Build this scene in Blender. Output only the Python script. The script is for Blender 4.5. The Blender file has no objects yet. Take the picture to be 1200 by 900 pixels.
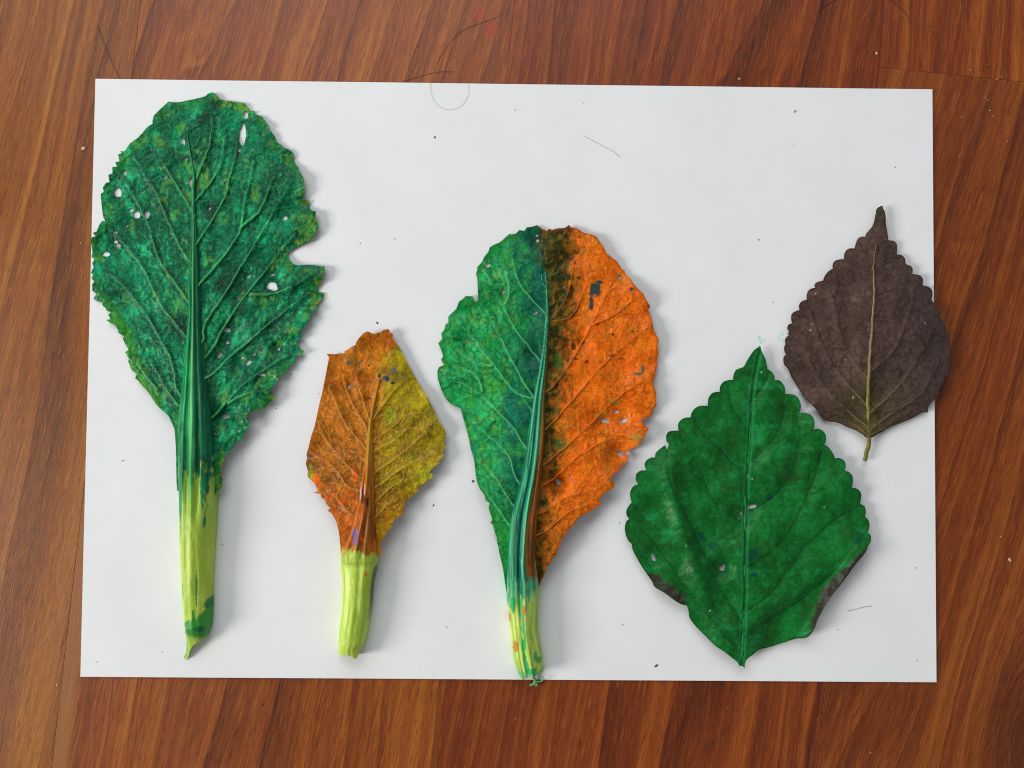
import bpy, math, random
import numpy as np
from mathutils import Matrix, Vector

# ------------------------------------------------------------------ camera, light
scene = bpy.context.scene
FPX, CX, CY = 900.0, 600.0, 450.0            # focal length in photograph pixels
CAM = np.array([-0.00247, -0.00985, 0.27042])
ROT = (0.02914, -0.00816, 0.00923)
cam = bpy.data.objects.new('camera', bpy.data.cameras.new('camera'))
scene.collection.objects.link(cam)
cam.location = CAM.tolist(); cam.rotation_euler = ROT
cam.data.sensor_width = 36; cam.data.lens = 36 * FPX / 1200
cam.data.clip_start = 0.005; cam.data.clip_end = 50
scene.camera = cam

world = bpy.data.worlds.new('World'); scene.world = world; world.use_nodes = True
bg = world.node_tree.nodes['Background']
bg.inputs['Color'].default_value = (0.98, 0.99, 1.0, 1); bg.inputs['Strength'].default_value = 0.25

def area(name, loc, size, energy, col, target=(0, 0, 0)):
    l = bpy.data.lights.new(name, 'AREA'); l.shape = 'RECTANGLE'
    l.size, l.size_y = size; l.energy = energy; l.color = col
    o = bpy.data.objects.new(name, l); scene.collection.objects.link(o)
    o.location = loc
    o.rotation_euler = (Vector(target) - Vector(loc)).to_track_quat('-Z', 'Y').to_euler()
    return o
area('window_light', (-2.0, -0.42, 1.05), (0.7, 0.75), 41, (1.0, 0.98, 0.945))
area('room_light', (-0.35, 1.05, 1.0), (1.3, 0.9), 12.5, (0.93, 0.97, 1.0))

scene.view_settings.view_transform = 'Standard'
scene.view_settings.look = 'None'
scene.view_settings.exposure = 0.02
scene.view_settings.gamma = 1.0
scene.render.engine = 'CYCLES'
scene.cycles.filter_width = 1.1
scene.render.resolution_x, scene.render.resolution_y = 1024, 768

rng = np.random.RandomState(11); random.seed(5)
# ------------------------------------------------------------------ helpers
RM = np.array(__import__('mathutils').Euler(ROT).to_matrix())
def P(px, py, z):
    """pixel of the photograph + height in mm above the floor -> point in metres"""
    px = np.asarray(px, float); py = np.asarray(py, float); z = np.asarray(z, float) / 1000
    d = np.stack([(px - CX) / FPX, -(py - CY) / FPX, -np.ones_like(px)], -1) @ RM.T
    t = (z - CAM[2]) / d[..., 2]
    return CAM + d * t[..., None]

def lin(c):
    c = np.asarray(c, float) / 255
    return np.where(c <= .04045, c / 12.92, ((c + .055) / 1.055) ** 2.4)
GAIN = 1.2
def C(r, g, b): return np.minimum(lin((r, g, b)) * GAIN, .9)
def L4(r, g, b, k=1.0): return tuple((lin((r, g, b)) * k).tolist()) + (1,)

def ss(a, b, x):
    t = np.clip((x - a) / (b - a + 1e-12), 0, 1); return t * t * (3 - 2 * t)
def mix(a, b, m):
    m = np.asarray(m)
    return a * (1 - m[..., None]) + b * m[..., None]
TAB = rng.rand(256, 256)
def vnoise(x, y, seed=0):
    x = np.asarray(x) + seed * 17.31; y = np.asarray(y) + seed * 9.77
    xi = np.floor(x).astype(int); yi = np.floor(y).astype(int)
    fx = x - xi; fy = y - yi
    fx = fx * fx * fx * (fx * (fx * 6 - 15) + 10); fy = fy * fy * fy * (fy * (fy * 6 - 15) + 10)
    g = lambda i, j: TAB[(yi + j) & 255, (xi + i) & 255]
    return (g(0, 0) * (1 - fx) + g(1, 0) * fx) * (1 - fy) + (g(0, 1) * (1 - fx) + g(1, 1) * fx) * fy
def fbm(x, y, o=4, seed=0):
    s = 0; a = .5; t = 0
    for k in range(o):
        s = s + a * vnoise(x * 2 ** k, y * 2 ** k, seed + k * 3.7); t += a; a *= .52
    return s / t
def worley(x, y, seed=0):
    """F2-F1 of jittered cells: 0 on the network lines"""
    xi = np.floor(x).astype(int); yi = np.floor(y).astype(int)
    f1 = np.full(x.shape, 9.); f2 = np.full(x.shape, 9.)
    for j in (-1, 0, 1):
        for i in (-1, 0, 1):
            cx = xi + i; cy = yi + j
            jx = TAB[(cy + seed) & 255, (cx + 31) & 255]; jy = TAB[(cy + 77) & 255, (cx + seed * 3) & 255]
            d = np.hypot(cx + jx - x, cy + jy - y)
            n = d < f1
            f2 = np.where(n, f1, np.minimum(f2, d)); f1 = np.where(n, d, f1)
    return f2 - f1, f1

def Z(x0, y0, f, pts):
    """points read off an enlarged crop of the photograph -> photograph pixels"""
    return [(x0 + p[0] / f, y0 + p[1] / f) for p in pts]

def round_poly(pts, n=4, corner=62):
    """smooth a traced outline, keep its sharp corners"""
    p = np.array(pts, float); m = len(p); out = []
    d1 = np.roll(p, -1, 0) - p
    tan = (np.roll(p, -1, 0) - np.roll(p, 1, 0)) / 2
    a = np.arctan2(d1[:, 1], d1[:, 0]); turn = np.degrees(np.abs((a - np.roll(a, 1) + np.pi) % (2 * np.pi) - np.pi))
    ln = np.hypot(*d1.T)
    for i in range(m):
        j = (i + 1) % m
        def tg(k):
            if turn[k] > corner: return d1[i] * .6
            v = tan[k]; q = np.hypot(*v) + 1e-9
            return v / q * ln[i]
        t0, t1 = tg(i), tg(j)
        for k in range(n):
            t = k / n
            out.append((2*t**3-3*t**2+1)*p[i] + (t**3-2*t**2+t)*t0 + (-2*t**3+3*t**2)*p[j] + (t**3-t**2)*t1)
    return np.array(out)

def seg_dist(X, Y, x0, y0, h, pts, R, closed, best=None, val=None, vals=None):
    """windowed distance of grid nodes to a polyline"""
    ny, nx = X.shape
    if best is None: best = np.full(X.shape, float(R))
    n = len(pts); rngs = range(n if closed else n - 1)
    for i in rngs:
        a = pts[i]; b = pts[(i + 1) % n]
        i0 = max(0, int((min(a[0], b[0]) - R - x0) / h)); i1 = min(nx, int((max(a[0], b[0]) + R - x0) / h) + 2)
        j0 = max(0, int((min(a[1], b[1]) - R - y0) / h)); j1 = min(ny, int((max(a[1], b[1]) + R - y0) / h) + 2)
        if i0 >= i1 or j0 >= j1: continue
        x = X[j0:j1, i0:i1]; y = Y[j0:j1, i0:i1]
        dx, dy = b[0] - a[0], b[1] - a[1]; l2 = dx * dx + dy * dy + 1e-12
        t = np.clip(((x - a[0]) * dx + (y - a[1]) * dy) / l2, 0, 1)
        d = np.hypot(x - a[0] - t * dx, y - a[1] - t * dy)
        w = best[j0:j1, i0:i1]
        np.minimum(w, d, out=w)
    return best

def inside(x0, y0, h, nx, ny, pts):
    par = np.zeros((ny, nx + 1), np.int32); n = len(pts)
    for i in range(n):
        a = pts[i]; b = pts[(i + 1) % n]
        if a[1] == b[1]: continue
        if a[1] > b[1]: a, b = b, a
        j0 = int(math.ceil((a[1] - y0) / h)); j1 = int(math.ceil((b[1] - y0) / h))
        for j in range(max(0, j0), min(ny, j1)):
            xc = a[0] + (y0 + j * h - a[1]) / (b[1] - a[1]) * (b[0] - a[0])
            c = int(math.ceil((xc - x0) / h)); par[j, min(max(c, 0), nx)] += 1
    return (np.cumsum(par, 1)[:, :nx] % 2) == 1

class Sheet:
    """triangulated interior of an outline with holes (marching squares on its distance field)"""
    def __init__(s, outline, holes=(), h=.9, R=18):
        o = np.array(outline); x0, y0 = o.min(0) - 2.013; x1, y1 = o.max(0) + 2
        nx = int((x1 - x0) / h) + 2; ny = int((y1 - y0) / h) + 2
        gx = x0 + np.arange(nx) * h; gy = y0 + np.arange(ny) * h
        X, Y = np.meshgrid(gx, gy)
        d = seg_dist(X, Y, x0, y0, h, o, R, True)
        sd = np.where(inside(x0, y0, h, nx, ny, o), d, -d)
        s.edge = sd.copy()
        for (cx, cy, rx, ry, ang) in holes:
            ca, sa = math.cos(ang), math.sin(ang)
            u = ((X - cx) * ca + (Y - cy) * sa) / rx; v = (-(X - cx) * sa + (Y - cy) * ca) / ry
            wob = .28 * (vnoise(X / 2.2, Y / 2.2, cx) - .5)
            q = (np.sqrt(u * u + v * v + 1e-9) - 1 + wob) * min(rx, ry)
            sd = np.minimum(sd, q)
        sd = np.where(np.abs(sd) < 1e-4, 1e-4, sd)
        # marching squares
        ins = sd > 0
        vid = np.full(sd.shape, -1); k = ins.sum(); vid[ins] = np.arange(k)
        vx = [X[ins]]; vy = [Y[ins]]; n = k
        hc = np.where(ins[:, :-1] != ins[:, 1:]); hid = np.full((ny, nx - 1), -1)
        t = sd[hc] / (sd[hc] - sd[hc[0], hc[1] + 1]); hid[hc] = n + np.arange(len(t)); n += len(t)
        vx.append(X[hc] + t * h); vy.append(Y[hc])
        vc = np.where(ins[:-1] != ins[1:]); vvd = np.full((ny - 1, nx), -1)
        t = sd[vc] / (sd[vc] - sd[vc[0] + 1, vc[1]]); vvd[vc] = n + np.arange(len(t)); n += len(t)
        vx.append(X[vc]); vy.append(Y[vc] + t * h)
        s.x = np.concatenate(vx); s.y = np.concatenate(vy)
        cnt = ins[:-1, :-1].astype(int) + ins[:-1, 1:] + ins[1:, 1:] + ins[1:, :-1]
        full = np.where(cnt == 4)
        quads = np.stack([vid[full], vid[full[0], full[1] + 1], vid[full[0] + 1, full[1] + 1], vid[full[0] + 1, full[1]]], 1)
        faces = [tuple(q) for q in quads.tolist()]
        for j, i in zip(*np.where((cnt > 0) & (cnt < 4))):
            cor = [(j, i), (j, i + 1), (j + 1, i + 1), (j + 1, i)]
            eds = [hid[j, i], vvd[j, i + 1], hid[j + 1, i], vvd[j, i]]
            f = []
            for q in range(4):
                if ins[cor[q]]: f.append(int(vid[cor[q]]))
                if eds[q] >= 0: f.append(int(eds[q]))
            if len(f) >= 3: faces.append(tuple(f))
        s.faces = faces; s.n = n
        s.grid = (X, Y, x0, y0, h)
    def sample(s, G):
        X, Y, x0, y0, h = s.grid
        u = np.clip((s.x - x0) / h, 0, G.shape[1] - 1.001); v = np.clip((s.y - y0) / h, 0, G.shape[0] - 1.001)
        i = u.astype(int); j = v.astype(int); a = u - i; b = v - j
        return (G[j, i] * (1 - a) + G[j, i + 1] * a) * (1 - b) + (G[j + 1, i] * (1 - a) + G[j + 1, i + 1] * a) * b

def link_mesh(name, verts, faces, mat, parent=None, col=None, smooth=True):
    me = bpy.data.meshes.new(name)
    me.from_pydata(np.asarray(verts).tolist() if isinstance(verts, np.ndarray) else verts, [], faces)
    if smooth: me.polygons.foreach_set('use_smooth', np.ones(len(me.polygons), bool))
    if col is not None:
        a = me.color_attributes.new('paint', 'FLOAT_COLOR', 'POINT')
        c = np.ones((len(me.vertices), 4), np.float32); c[:, :3] = col
        a.data.foreach_set('color', c.ravel())
    me.materials.append(mat); me.update()
    o = bpy.data.objects.new(name, me); scene.collection.objects.link(o)
    if parent: o.parent = parent
    return o

def solid(name, sh, ztop, zbot, mat, parent, col, zpos=None):
    """closed body: top surface, underside and rim"""
    n = sh.n; zp = ztop if zpos is None else zpos
    xy = P(sh.x, sh.y, zp)
    top = xy.copy(); top[:, 2] = ztop / 1000
    bot = xy.copy(); bot[:, 2] = zbot / 1000
    f = [q[::-1] for q in sh.faces]
    ed = {}
    for q in f:
        m = len(q)
        for k in range(m):
            a, b = q[k], q[(k + 1) % m]
            if (b, a) in ed: del ed[(b, a)]
            else: ed[(a, b)] = 1
    rv = sorted({v for e in ed for v in e}); ri = {v: 2 * n + i for i, v in enumerate(rv)}; m = len(rv)
    rim = [(ri[b], ri[a], ri[a] + m, ri[b] + m) for a, b in ed]
    faces = f + [tuple(v + n for v in q[::-1]) for q in f] + rim
    return link_mesh(name, np.concatenate([top, bot, top[rv], bot[rv]]), faces, mat, parent, np.concatenate([col, col, col[rv], col[rv]]))

def tag(o, label=None, cat=None, group=None, kind=None):
    for k, v in (('label', label), ('category', cat), ('group', group), ('kind', kind)):
        if v: o[k] = v
    return o
def empty(name, loc):
    o = bpy.data.objects.new(name, None); scene.collection.objects.link(o)
    o.location = loc; o.empty_display_size = .01; return o

# ------------------------------------------------------------------ materials
class N:
    def __init__(s, name):
        s.m = bpy.data.materials.new(name); s.m.use_nodes = True; s.t = s.m.node_tree
        s.b = s.t.nodes['Principled BSDF']
    def n(s, typ, props=None, **inp):
        x = s.t.nodes.new('ShaderNode' + typ)
        for k, v in (props or {}).items(): setattr(x, k, v)
        for k, v in inp.items():
            k = k.replace('_', ' ')
            i = x.inputs[int(k[1:])] if k[0] == 'i' and k[1:].isdigit() else x.inputs[k]
            s.set(i, v)
        return x
    def set(s, i, v):
        if isinstance(v, bpy.types.NodeSocket): s.t.links.new(v, i)
        elif isinstance(v, bpy.types.Node): s.t.links.new(v.outputs[0], i)
        else: i.default_value = v
    def math(s, op, a, b=0.0, clamp=False):
        return s.n('Math', {'operation': op, 'use_clamp': clamp}, i0=a, i1=b).outputs[0]
    def noise(s, vec, scale, detail=3.0, rough=.5, dist=0.0):
        return s.n('TexNoise', Vector=vec, Scale=scale, Detail=detail, Roughness=rough, Distortion=dist).outputs[0]
    def mixc(s, f, a, b, blend='MIX'):
        x = s.n('Mix', {'data_type': 'RGBA', 'blend_type': blend})
        s.set(x.inputs[0], f); s.set(x.inputs[6], a); s.set(x.inputs[7], b); return x.outputs[2]
    def ramp(s, f, stops):
        x = s.n('ValToRGB', Fac=f); e = x.color_ramp.elements
        while len(e) < len(stops): e.new(.5)
        for q, (p, c) in zip(e, stops): q.position = p; q.color = c if len(c) == 4 else tuple(c) + (1,)
        return x.outputs[0]
    def rng(s, v, a, b, c, d):
        return s.n('MapRange', {'clamp': True}, Value=v, i1=a, i2=b, i3=c, i4=d).outputs[0]
    def bump(s, hgt, strength, dist):
        return s.n('Bump', Strength=strength, Distance=dist, Height=hgt).outputs[0]

def paint_mat(name, rough=.5, spec=.35, coat=0.0, fleck=.25, bump=.5, net=0.0, cell=400):
    k = N(name); co = k.n('TexCoord').outputs['Object']
    at = k.n('Attribute', {'attribute_name': 'paint'}).outputs['Color']
    n1 = k.noise(co, 1400, 4, .6); n2 = k.noise(co, 420, 5, .65, .4)
    v = k.rng(n1, .3, .7, 1 - fleck, 1 + fleck); v2 = k.rng(n2, .3, .7, 1 - fleck, 1 + fleck)
    sc = k.math('MULTIPLY', v, v2); hgt = k.math('ADD', n1, n2)
    if net:
        wn = k.n('TexNoise', Vector=co, Scale=260, Detail=3.0).outputs['Color']
        wv = k.n('VectorMath', {'operation': 'MULTIPLY_ADD'}, i0=wn, i1=(.0034, .0034, 0), i2=co).outputs[0]
        e1 = k.n('TexVoronoi', {'feature': 'DISTANCE_TO_EDGE', 'voronoi_dimensions': '2D'}, Vector=wv, Scale=cell).outputs['Distance']
        e2 = k.n('TexVoronoi', {'feature': 'DISTANCE_TO_EDGE', 'voronoi_dimensions': '2D'}, Vector=wv, Scale=cell * 2.3).outputs['Distance']
        l1 = k.rng(e1, .0, .10, 1, 0); l2 = k.rng(e2, .0, .16, .55, 0)
        pr = k.rng(k.noise(co, 90, 2), .38, .62, .25, 1)
        ln = k.math('MULTIPLY', k.math('MAXIMUM', l1, l2), pr)
        dome = k.math('MULTIPLY', k.rng(e1, 0, .4, 0, 1), pr)
        sc = k.math('MULTIPLY', sc, k.math('SUBTRACT', 1.0 + .22 * net, k.math('MULTIPLY', ln, net)))
        sc = k.math('MULTIPLY', sc, k.math('ADD', .93, k.math('MULTIPLY', dome, .3 * net)))
        hgt = k.math('ADD', hgt, k.math('MULTIPLY', dome, 1.6))
    c = k.n('VectorMath', {'operation': 'SCALE'}, i0=at, Scale=sc).outputs[0]
    k.set(k.b.inputs['Base Color'], c)
    k.set(k.b.inputs['Roughness'], k.rng(n2, .3, .7, rough - .1, rough + .14))
    k.b.inputs['Specular IOR Level'].default_value = spec
    k.b.inputs['Coat Weight'].default_value = coat; k.b.inputs['Coat Roughness'].default_value = .28
    k.set(k.b.inputs['Normal'], k.bump(hgt, bump, .00025))
    return k.m

M_leaf = paint_mat('painted_leaf_skin', .34, .13, 0, .10, .5, .6, 420)
M_leaf_two = paint_mat('two_tone_leaf_skin', .34, .13, 0, .10, .35, .30, 330)
M_leaf_gloss = paint_mat('glossy_painted_leaf', .34, .14, 0, .08, .22, .22, 360)
M_leaf_matt = paint_mat('matt_dark_leaf', .6, .12, 0, .10, .3, .35, 360)
M_stalk = paint_mat('leaf_stalk', .36, .2, 0, .05, .15)

def plain(name, c, rough=.6, var=.15, scale=900):
    k = N(name); co = k.n('TexCoord').outputs['Object']
    n1 = k.noise(co, scale, 3)
    a = tuple((np.array(c) * (1 - var)).tolist()) + (1,); b = tuple((np.array(c) * (1 + var)).tolist()) + (1,)
    k.set(k.b.inputs['Base Color'], k.mixc(n1, a, b)); k.b.inputs['Roughness'].default_value = rough
    return k.m

def paper_mat():
    k = N('white_paper'); co = k.n('TexCoord').outputs['Object']
    n = k.noise(co, 2600, 3, .6); n2 = k.noise(co, 35, 4, .6); n3 = k.noise(co, 420, 3, .6)
    c = k.mixc(k.rng(n2, .35, .7, 0, 1), L4(228, 228, 228), L4(233, 233, 234))
    c = k.mixc(k.rng(n3, .66, .82, 0, .05), c, L4(190, 185, 176))
    k.set(k.b.inputs['Base Color'], c); k.b.inputs['Roughness'].default_value = .72
    k.b.inputs['Specular IOR Level'].default_value = .25
    k.set(k.b.inputs['Normal'], k.bump(k.math('ADD', n, k.math('MULTIPLY', n2, .6)), .12, .0002))
    return k.m

def wood_mat(name, seed, tone, ring=70, skew=0.0, swirl=.03, stain=None, knot=None, contrast=1.0, band=None):
    """flat-sawn wood; object x runs across the plank, y along the grain (metres)"""
    k = N(name); co = k.n('TexCoord').outputs['Object']
    off = k.n('VectorMath', {'operation': 'ADD'}, i0=co, i1=(seed * 1.37, seed * .71, seed * .4)).outputs[0]
    def st(sx, sy):
        return k.n('VectorMath', {'operation': 'MULTIPLY'}, i0=off, i1=(sx, sy, 1)).outputs[0]
    sep = k.n('SeparateXYZ', Vector=co)
    x, y = sep.outputs[0], sep.outputs[1]
    # growth rings: a slow field whose level lines are the figure of the grain
    warp = k.noise(st(9, 1.6), 1.0, 2, .45)
    warp2 = k.noise(st(60, 7), 1.0, 3, .5)
    f2 = k.math('ADD', k.math('ADD', x, k.math('MULTIPLY', y, skew)), k.math('MULTIPLY', warp2, .007))
    f = k.math('ADD', f2, k.math('MULTIPLY', warp, swirl * 3.6))
    if knot:
        kx, ky, kr = knot
        dx = k.math('SUBTRACT', x, kx); dy = k.math('MULTIPLY', k.math('SUBTRACT', y, ky), .45)
        rr = k.math('SQRT', k.math('ADD', k.math('MULTIPLY', dx, dx), k.math('MULTIPLY', dy, dy)))
        kk = k.rng(rr, 0, kr, 1, 0)
        f = k.math('ADD', f, k.math('MULTIPLY', k.math('MULTIPLY', kk, kk), kr * .9))
    f2 = k.math('ADD', f2, k.math('MULTIPLY', warp, swirl * .5))
    def along(fx, sx, sy, z=0.0):
        return k.n('CombineXYZ', X=k.math('MULTIPLY', k.math('ADD', fx, seed * 1.37), sx), Y=k.math('MULTIPLY', k.math('ADD', y, seed * .71), sy), Z=z + seed * 3.1).outputs[0]
    saw = k.math('FRACT', k.math('MULTIPLY', f, ring))
    saw_soft = k.ramp(saw, [(0, (0, 0, 0)), (.04, (.25,) * 3), (.4, (.5,) * 3), (.8, (.85,) * 3), (.985, (1, 1, 1)), (1, (0, 0, 0))])
    saw2 = k.math('FRACT', k.math('MULTIPLY', f, ring * 3.3))
    broad = k.noise(along(f, 85, 1.8), 1.0, 3, .6)
    tint = k.noise(along(f2, 12, 3, 5.), 1.0, 2, .5)
    streak = k.noise(along(f2, 420, 9, 9.), 1.0, 5, .68)
    fibre = k.noise(along(f2, 2200, 90, 2.), 1.0, 3, .7)
    pore = k.noise(along(f2, 3000, 210, 4.), 1.0, 2, .5)
    v = k.math('ADD', k.math('MULTIPLY', saw_soft, .42 * contrast), k.math('MULTIPLY', broad, 1.35))
    v = k.math('ADD', v, k.math('MULTIPLY', streak, 1.0))
    v = k.math('ADD', v, k.math('MULTIPLY', saw2, .12))
    v = k.math('ADD', v, k.math('MULTIPLY', fibre, .85))
    v = k.math('ADD', v, k.math('MULTIPLY', tint, .35))
    v = k.rng(v, 1.42, 2.76, 0, 1)
    d, m, l = tone
    c = k.ramp(v, [(0, d), (.48, m), (1, l)])
    c = k.mixc(k.rng(pore, .56, .70, 0, .5), c, tuple(np.array(d[:3]) * .55) + (1,))
    lightp = k.noise(along(f2, 2600, 110, 7.), 1.0, 2, .5)
    c = k.mixc(k.rng(lightp, .58, .74, 0, .35), c, tuple(np.minimum(np.array(l[:3]) * 1.3, 1)) + (1,))
    if band:
        c = k.mixc(k.math('MULTIPLY', k.rng(k.math('ADD', x, k.math('MULTIPLY', warp2, .004)), band + .006, band + .0085, .75, 0), k.rng(y, -.02, -.06, 0, 1)), c, L4(150, 98, 50))
    if knot:
        c = k.mixc(k.rng(rr, 0, kr * .5, .5, 0), c, tuple(np.array(d[:3]) * .35) + (1,))
    for (sx, sy, r, colr, amt) in (stain or []):
        dv = k.n('VectorMath', {'operation': 'DISTANCE'}, i0=co, i1=(sx, sy, 0)).outputs[1]
        w = k.math('ADD', dv, k.math('MULTIPLY', k.math('SUBTRACT', k.noise(co, 450, 3, .7), .5), r * 1.8))
        c = k.mixc(k.rng(w, r * .2, r, amt, 0), c, colr)
    k.set(k.b.inputs['Base Color'], c)
    k.set(k.b.inputs['Roughness'], k.rng(k.noise(co, 14, 4, .6), .3, .7, .34, .48))
    k.b.inputs['Specular IOR Level'].default_value = .38
    k.set(k.b.inputs['Normal'], k.bump(k.math('ADD', k.math('MULTIPLY', pore, -1.0), fibre), .22, .0002))
    return k.m

# ------------------------------------------------------------------ floor planks
a0 = P(603, 0, 0); a1 = P(512, 900, 0)
along = (a0 - a1); along /= np.linalg.norm(along)             # grain direction on the floor
ang = math.atan2(along[1], along[0]) - math.pi / 2
def loc2(px, py):                                             # floor pixel -> (across, along)
    p = P(px, py, 0); c, s = math.cos(-ang), math.sin(-ang)
    return p[0] * c - p[1] * s, p[0] * s + p[1] * c
seamA = .5 * (loc2(165, 40)[0] + loc2(60, 860)[0]); seamB = .5 * (loc2(603, 0)[0] + loc2(512, 900)[0])
seamC = .5 * (loc2(1037, 0)[0] + loc2(1027, 105)[0])
pw = seamC - seamB
yj = loc2(1035, 79)[1]
floor = link_mesh('floor', [(-.9, -.9, -.012), (.9, -.9, -.012), (.9, .9, -.012), (-.9, .9, -.012)], [(0, 1, 2, 3)],
                  plain('subfloor_dust', (.02, .012, .008)))
tag(floor, kind='structure')
T1 = (L4(74, 30, 7), L4(136, 75, 21), L4(182, 116, 44))
TM = (L4(66, 23, 5), L4(131, 63, 16), L4(180, 106, 36))
T2 = (L4(62, 19, 4), L4(125, 54, 13), L4(174, 96, 31))
T3 = (L4(62, 21, 5), L4(121, 55, 14), L4(168, 94, 31))
def plank(x0, x1, y0, y1, mat, dz=0.0, gl=.00003, gr=.00003):
    g, b, t = .00006, .00004, .010
    x0 += gl; x1 -= gr; y0 += g; y1 -= g
    v = [(x0, y0, -t), (x1, y0, -t), (x1, y1, -t), (x0, y1, -t), (x0, y0, -b), (x1, y0, -b), (x1, y1, -b), (x0, y1, -b),
         (x0 + b, y0 + b, 0), (x1 - b, y0 + b, 0), (x1 - b, y1 - b, 0), (x0 + b, y1 - b, 0)]
    f = [(3, 2, 1, 0), (8, 9, 10, 11)]
    for i in range(4):
        j = (i + 1) % 4
        f += [(i, j, j + 4, i + 4), (i + 4, j + 4, j + 8, i + 8)]
    o = link_mesh('plank', v, f, mat, floor, smooth=False)
    o.rotation_euler = (0, 0, ang); o.location = (0, 0, dz)
    return o
red = L4(170, 32, 22)
r1 = loc2(561, 16); r2 = loc2(575, 33); r3 = loc2(595, 43)
seamL = 2 * seamA - seamB + .0
woods = [
    (seamA - pw, seamA, -.9, .9, wood_mat('wood_left', 1.0, T1, 62, -.11, .03), 0),
    (seamA, seamB, -.9, .9, wood_mat('wood_middle', 8.6, TM, 70, -.13, .035,
        [(r1[0], r1[1], .0034, red, .5), (r2[0], r2[1], .0036, red, .5), (r3[0], r3[1], .002, red, .4)], band=seamA), -.00005),
    (seamB, seamC, -.9, .9, wood_mat('wood_centre', 4.9, T2, 60, -.10, .05, contrast=.9), 0, .00003, .00016),
    (seamC, seamC + pw, -.9, yj, wood_mat('wood_right', 9.1, T3, 74, -.22, .035, knot=(loc2(1196, 862)[0], loc2(1196, 862)[1], .035)), 0),
    (seamC, seamC + pw, yj, .9, wood_mat('wood_far_right', 13.7, T2, 80, .02, .03), -.0001),
    (seamA - 2 * pw, seamA - pw, -.9, .9, wood_mat('wood_outer_left', 17.2, T1, 60, .03, .03), 0),
    (seamC + pw, seamC + 2 * pw, -.9, .9, wood_mat('wood_outer_right', 21.5, T3, 60, .03, .03), 0),
]
for w in woods: plank(*w)

# ------------------------------------------------------------------ the paper
PZ = 0.75                                                     # paper top, mm
def make_paper():
    W, H = .2974, .2093; nx, ny = 60, 42; v = []; f = []
    for k in (0, 1):
        for j in range(ny + 1):
            for i in range(nx + 1):
                x = (i / nx - .5) * W; y = (j / ny - .5) * H
                e = min(W / 2 - abs(x), H / 2 - abs(y))
                lift = .00006 * math.exp(-e / .006) * (1 + math.sin(x * 55 + 1) * math.sin(y * 48))
                v.append((x, y, (.00075 if k else .00040) + lift * .8))
    m = (nx + 1) * (ny + 1)
    q = lambda i, j: j * (nx + 1) + i
    for j in range(ny):
        for i in range(nx):
            a, b, c, d = q(i, j), q(i + 1, j), q(i + 1, j + 1), q(i, j + 1)
            f += [(a + m, b + m, c + m, d + m), (d, c, b, a)]
    for i in range(nx):
        f += [(q(i, 0), q(i + 1, 0), q(i + 1, 0) + m, q(i, 0) + m), (q(i + 1, ny), q(i, ny), q(i, ny) + m, q(i + 1, ny) + m)]
    for j in range(ny):
        f += [(q(0, j + 1), q(0, j), q(0, j) + m, q(0, j + 1) + m), (q(nx, j), q(nx, j + 1), q(nx, j + 1) + m, q(nx, j) + m)]
    o = link_mesh('paper_sheet', v, f, paper_mat())
    for p in o.data.polygons: p.use_smooth = False
    return tag(o, 'large white sheet of paper lying on the wooden floor under the leaves', 'paper')
paper = make_paper()

# ------------------------------------------------------------------ leaf machinery
def interp(y, pairs):
    p = np.array(pairs, float); i = np.argsort(p[:, 0]); return np.interp(y, p[i, 0], p[i, 1])
def smooth_line(pts, n=8):
    p = np.array(pts, float); q = np.concatenate([[2 * p[0] - p[1]], p, [2 * p[-1] - p[-2]]]); out = []
    for i in range(1, len(q) - 2):
        for k in range(n):
            t = k / n
            out.append(.5 * (2 * q[i] + (q[i+1] - q[i-1]) * t + (2*q[i-1] - 5*q[i] + 4*q[i+1] - q[i+2]) * t*t + (-q[i-1] + 3*q[i] - 3*q[i+1] + q[i+2]) * t**3))
    out.append(p[-1]); return np.array(out)
def spots(x, y, lst, hard=False):
    """ragged dab masks: (cx, cy, rx, ry)"""
    m = np.zeros(x.shape)
    for (cx, cy, rx, ry) in lst:
        w = .9 * (fbm(x / 5, y / 5, 3, cx * .1) - .5)
        d = np.hypot((x - cx) / rx, (y - cy) / ry) + w
        m = np.maximum(m, 1 - (ss(.72, .95, d) if hard else ss(.35, 1.15, d)))
    return m
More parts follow.
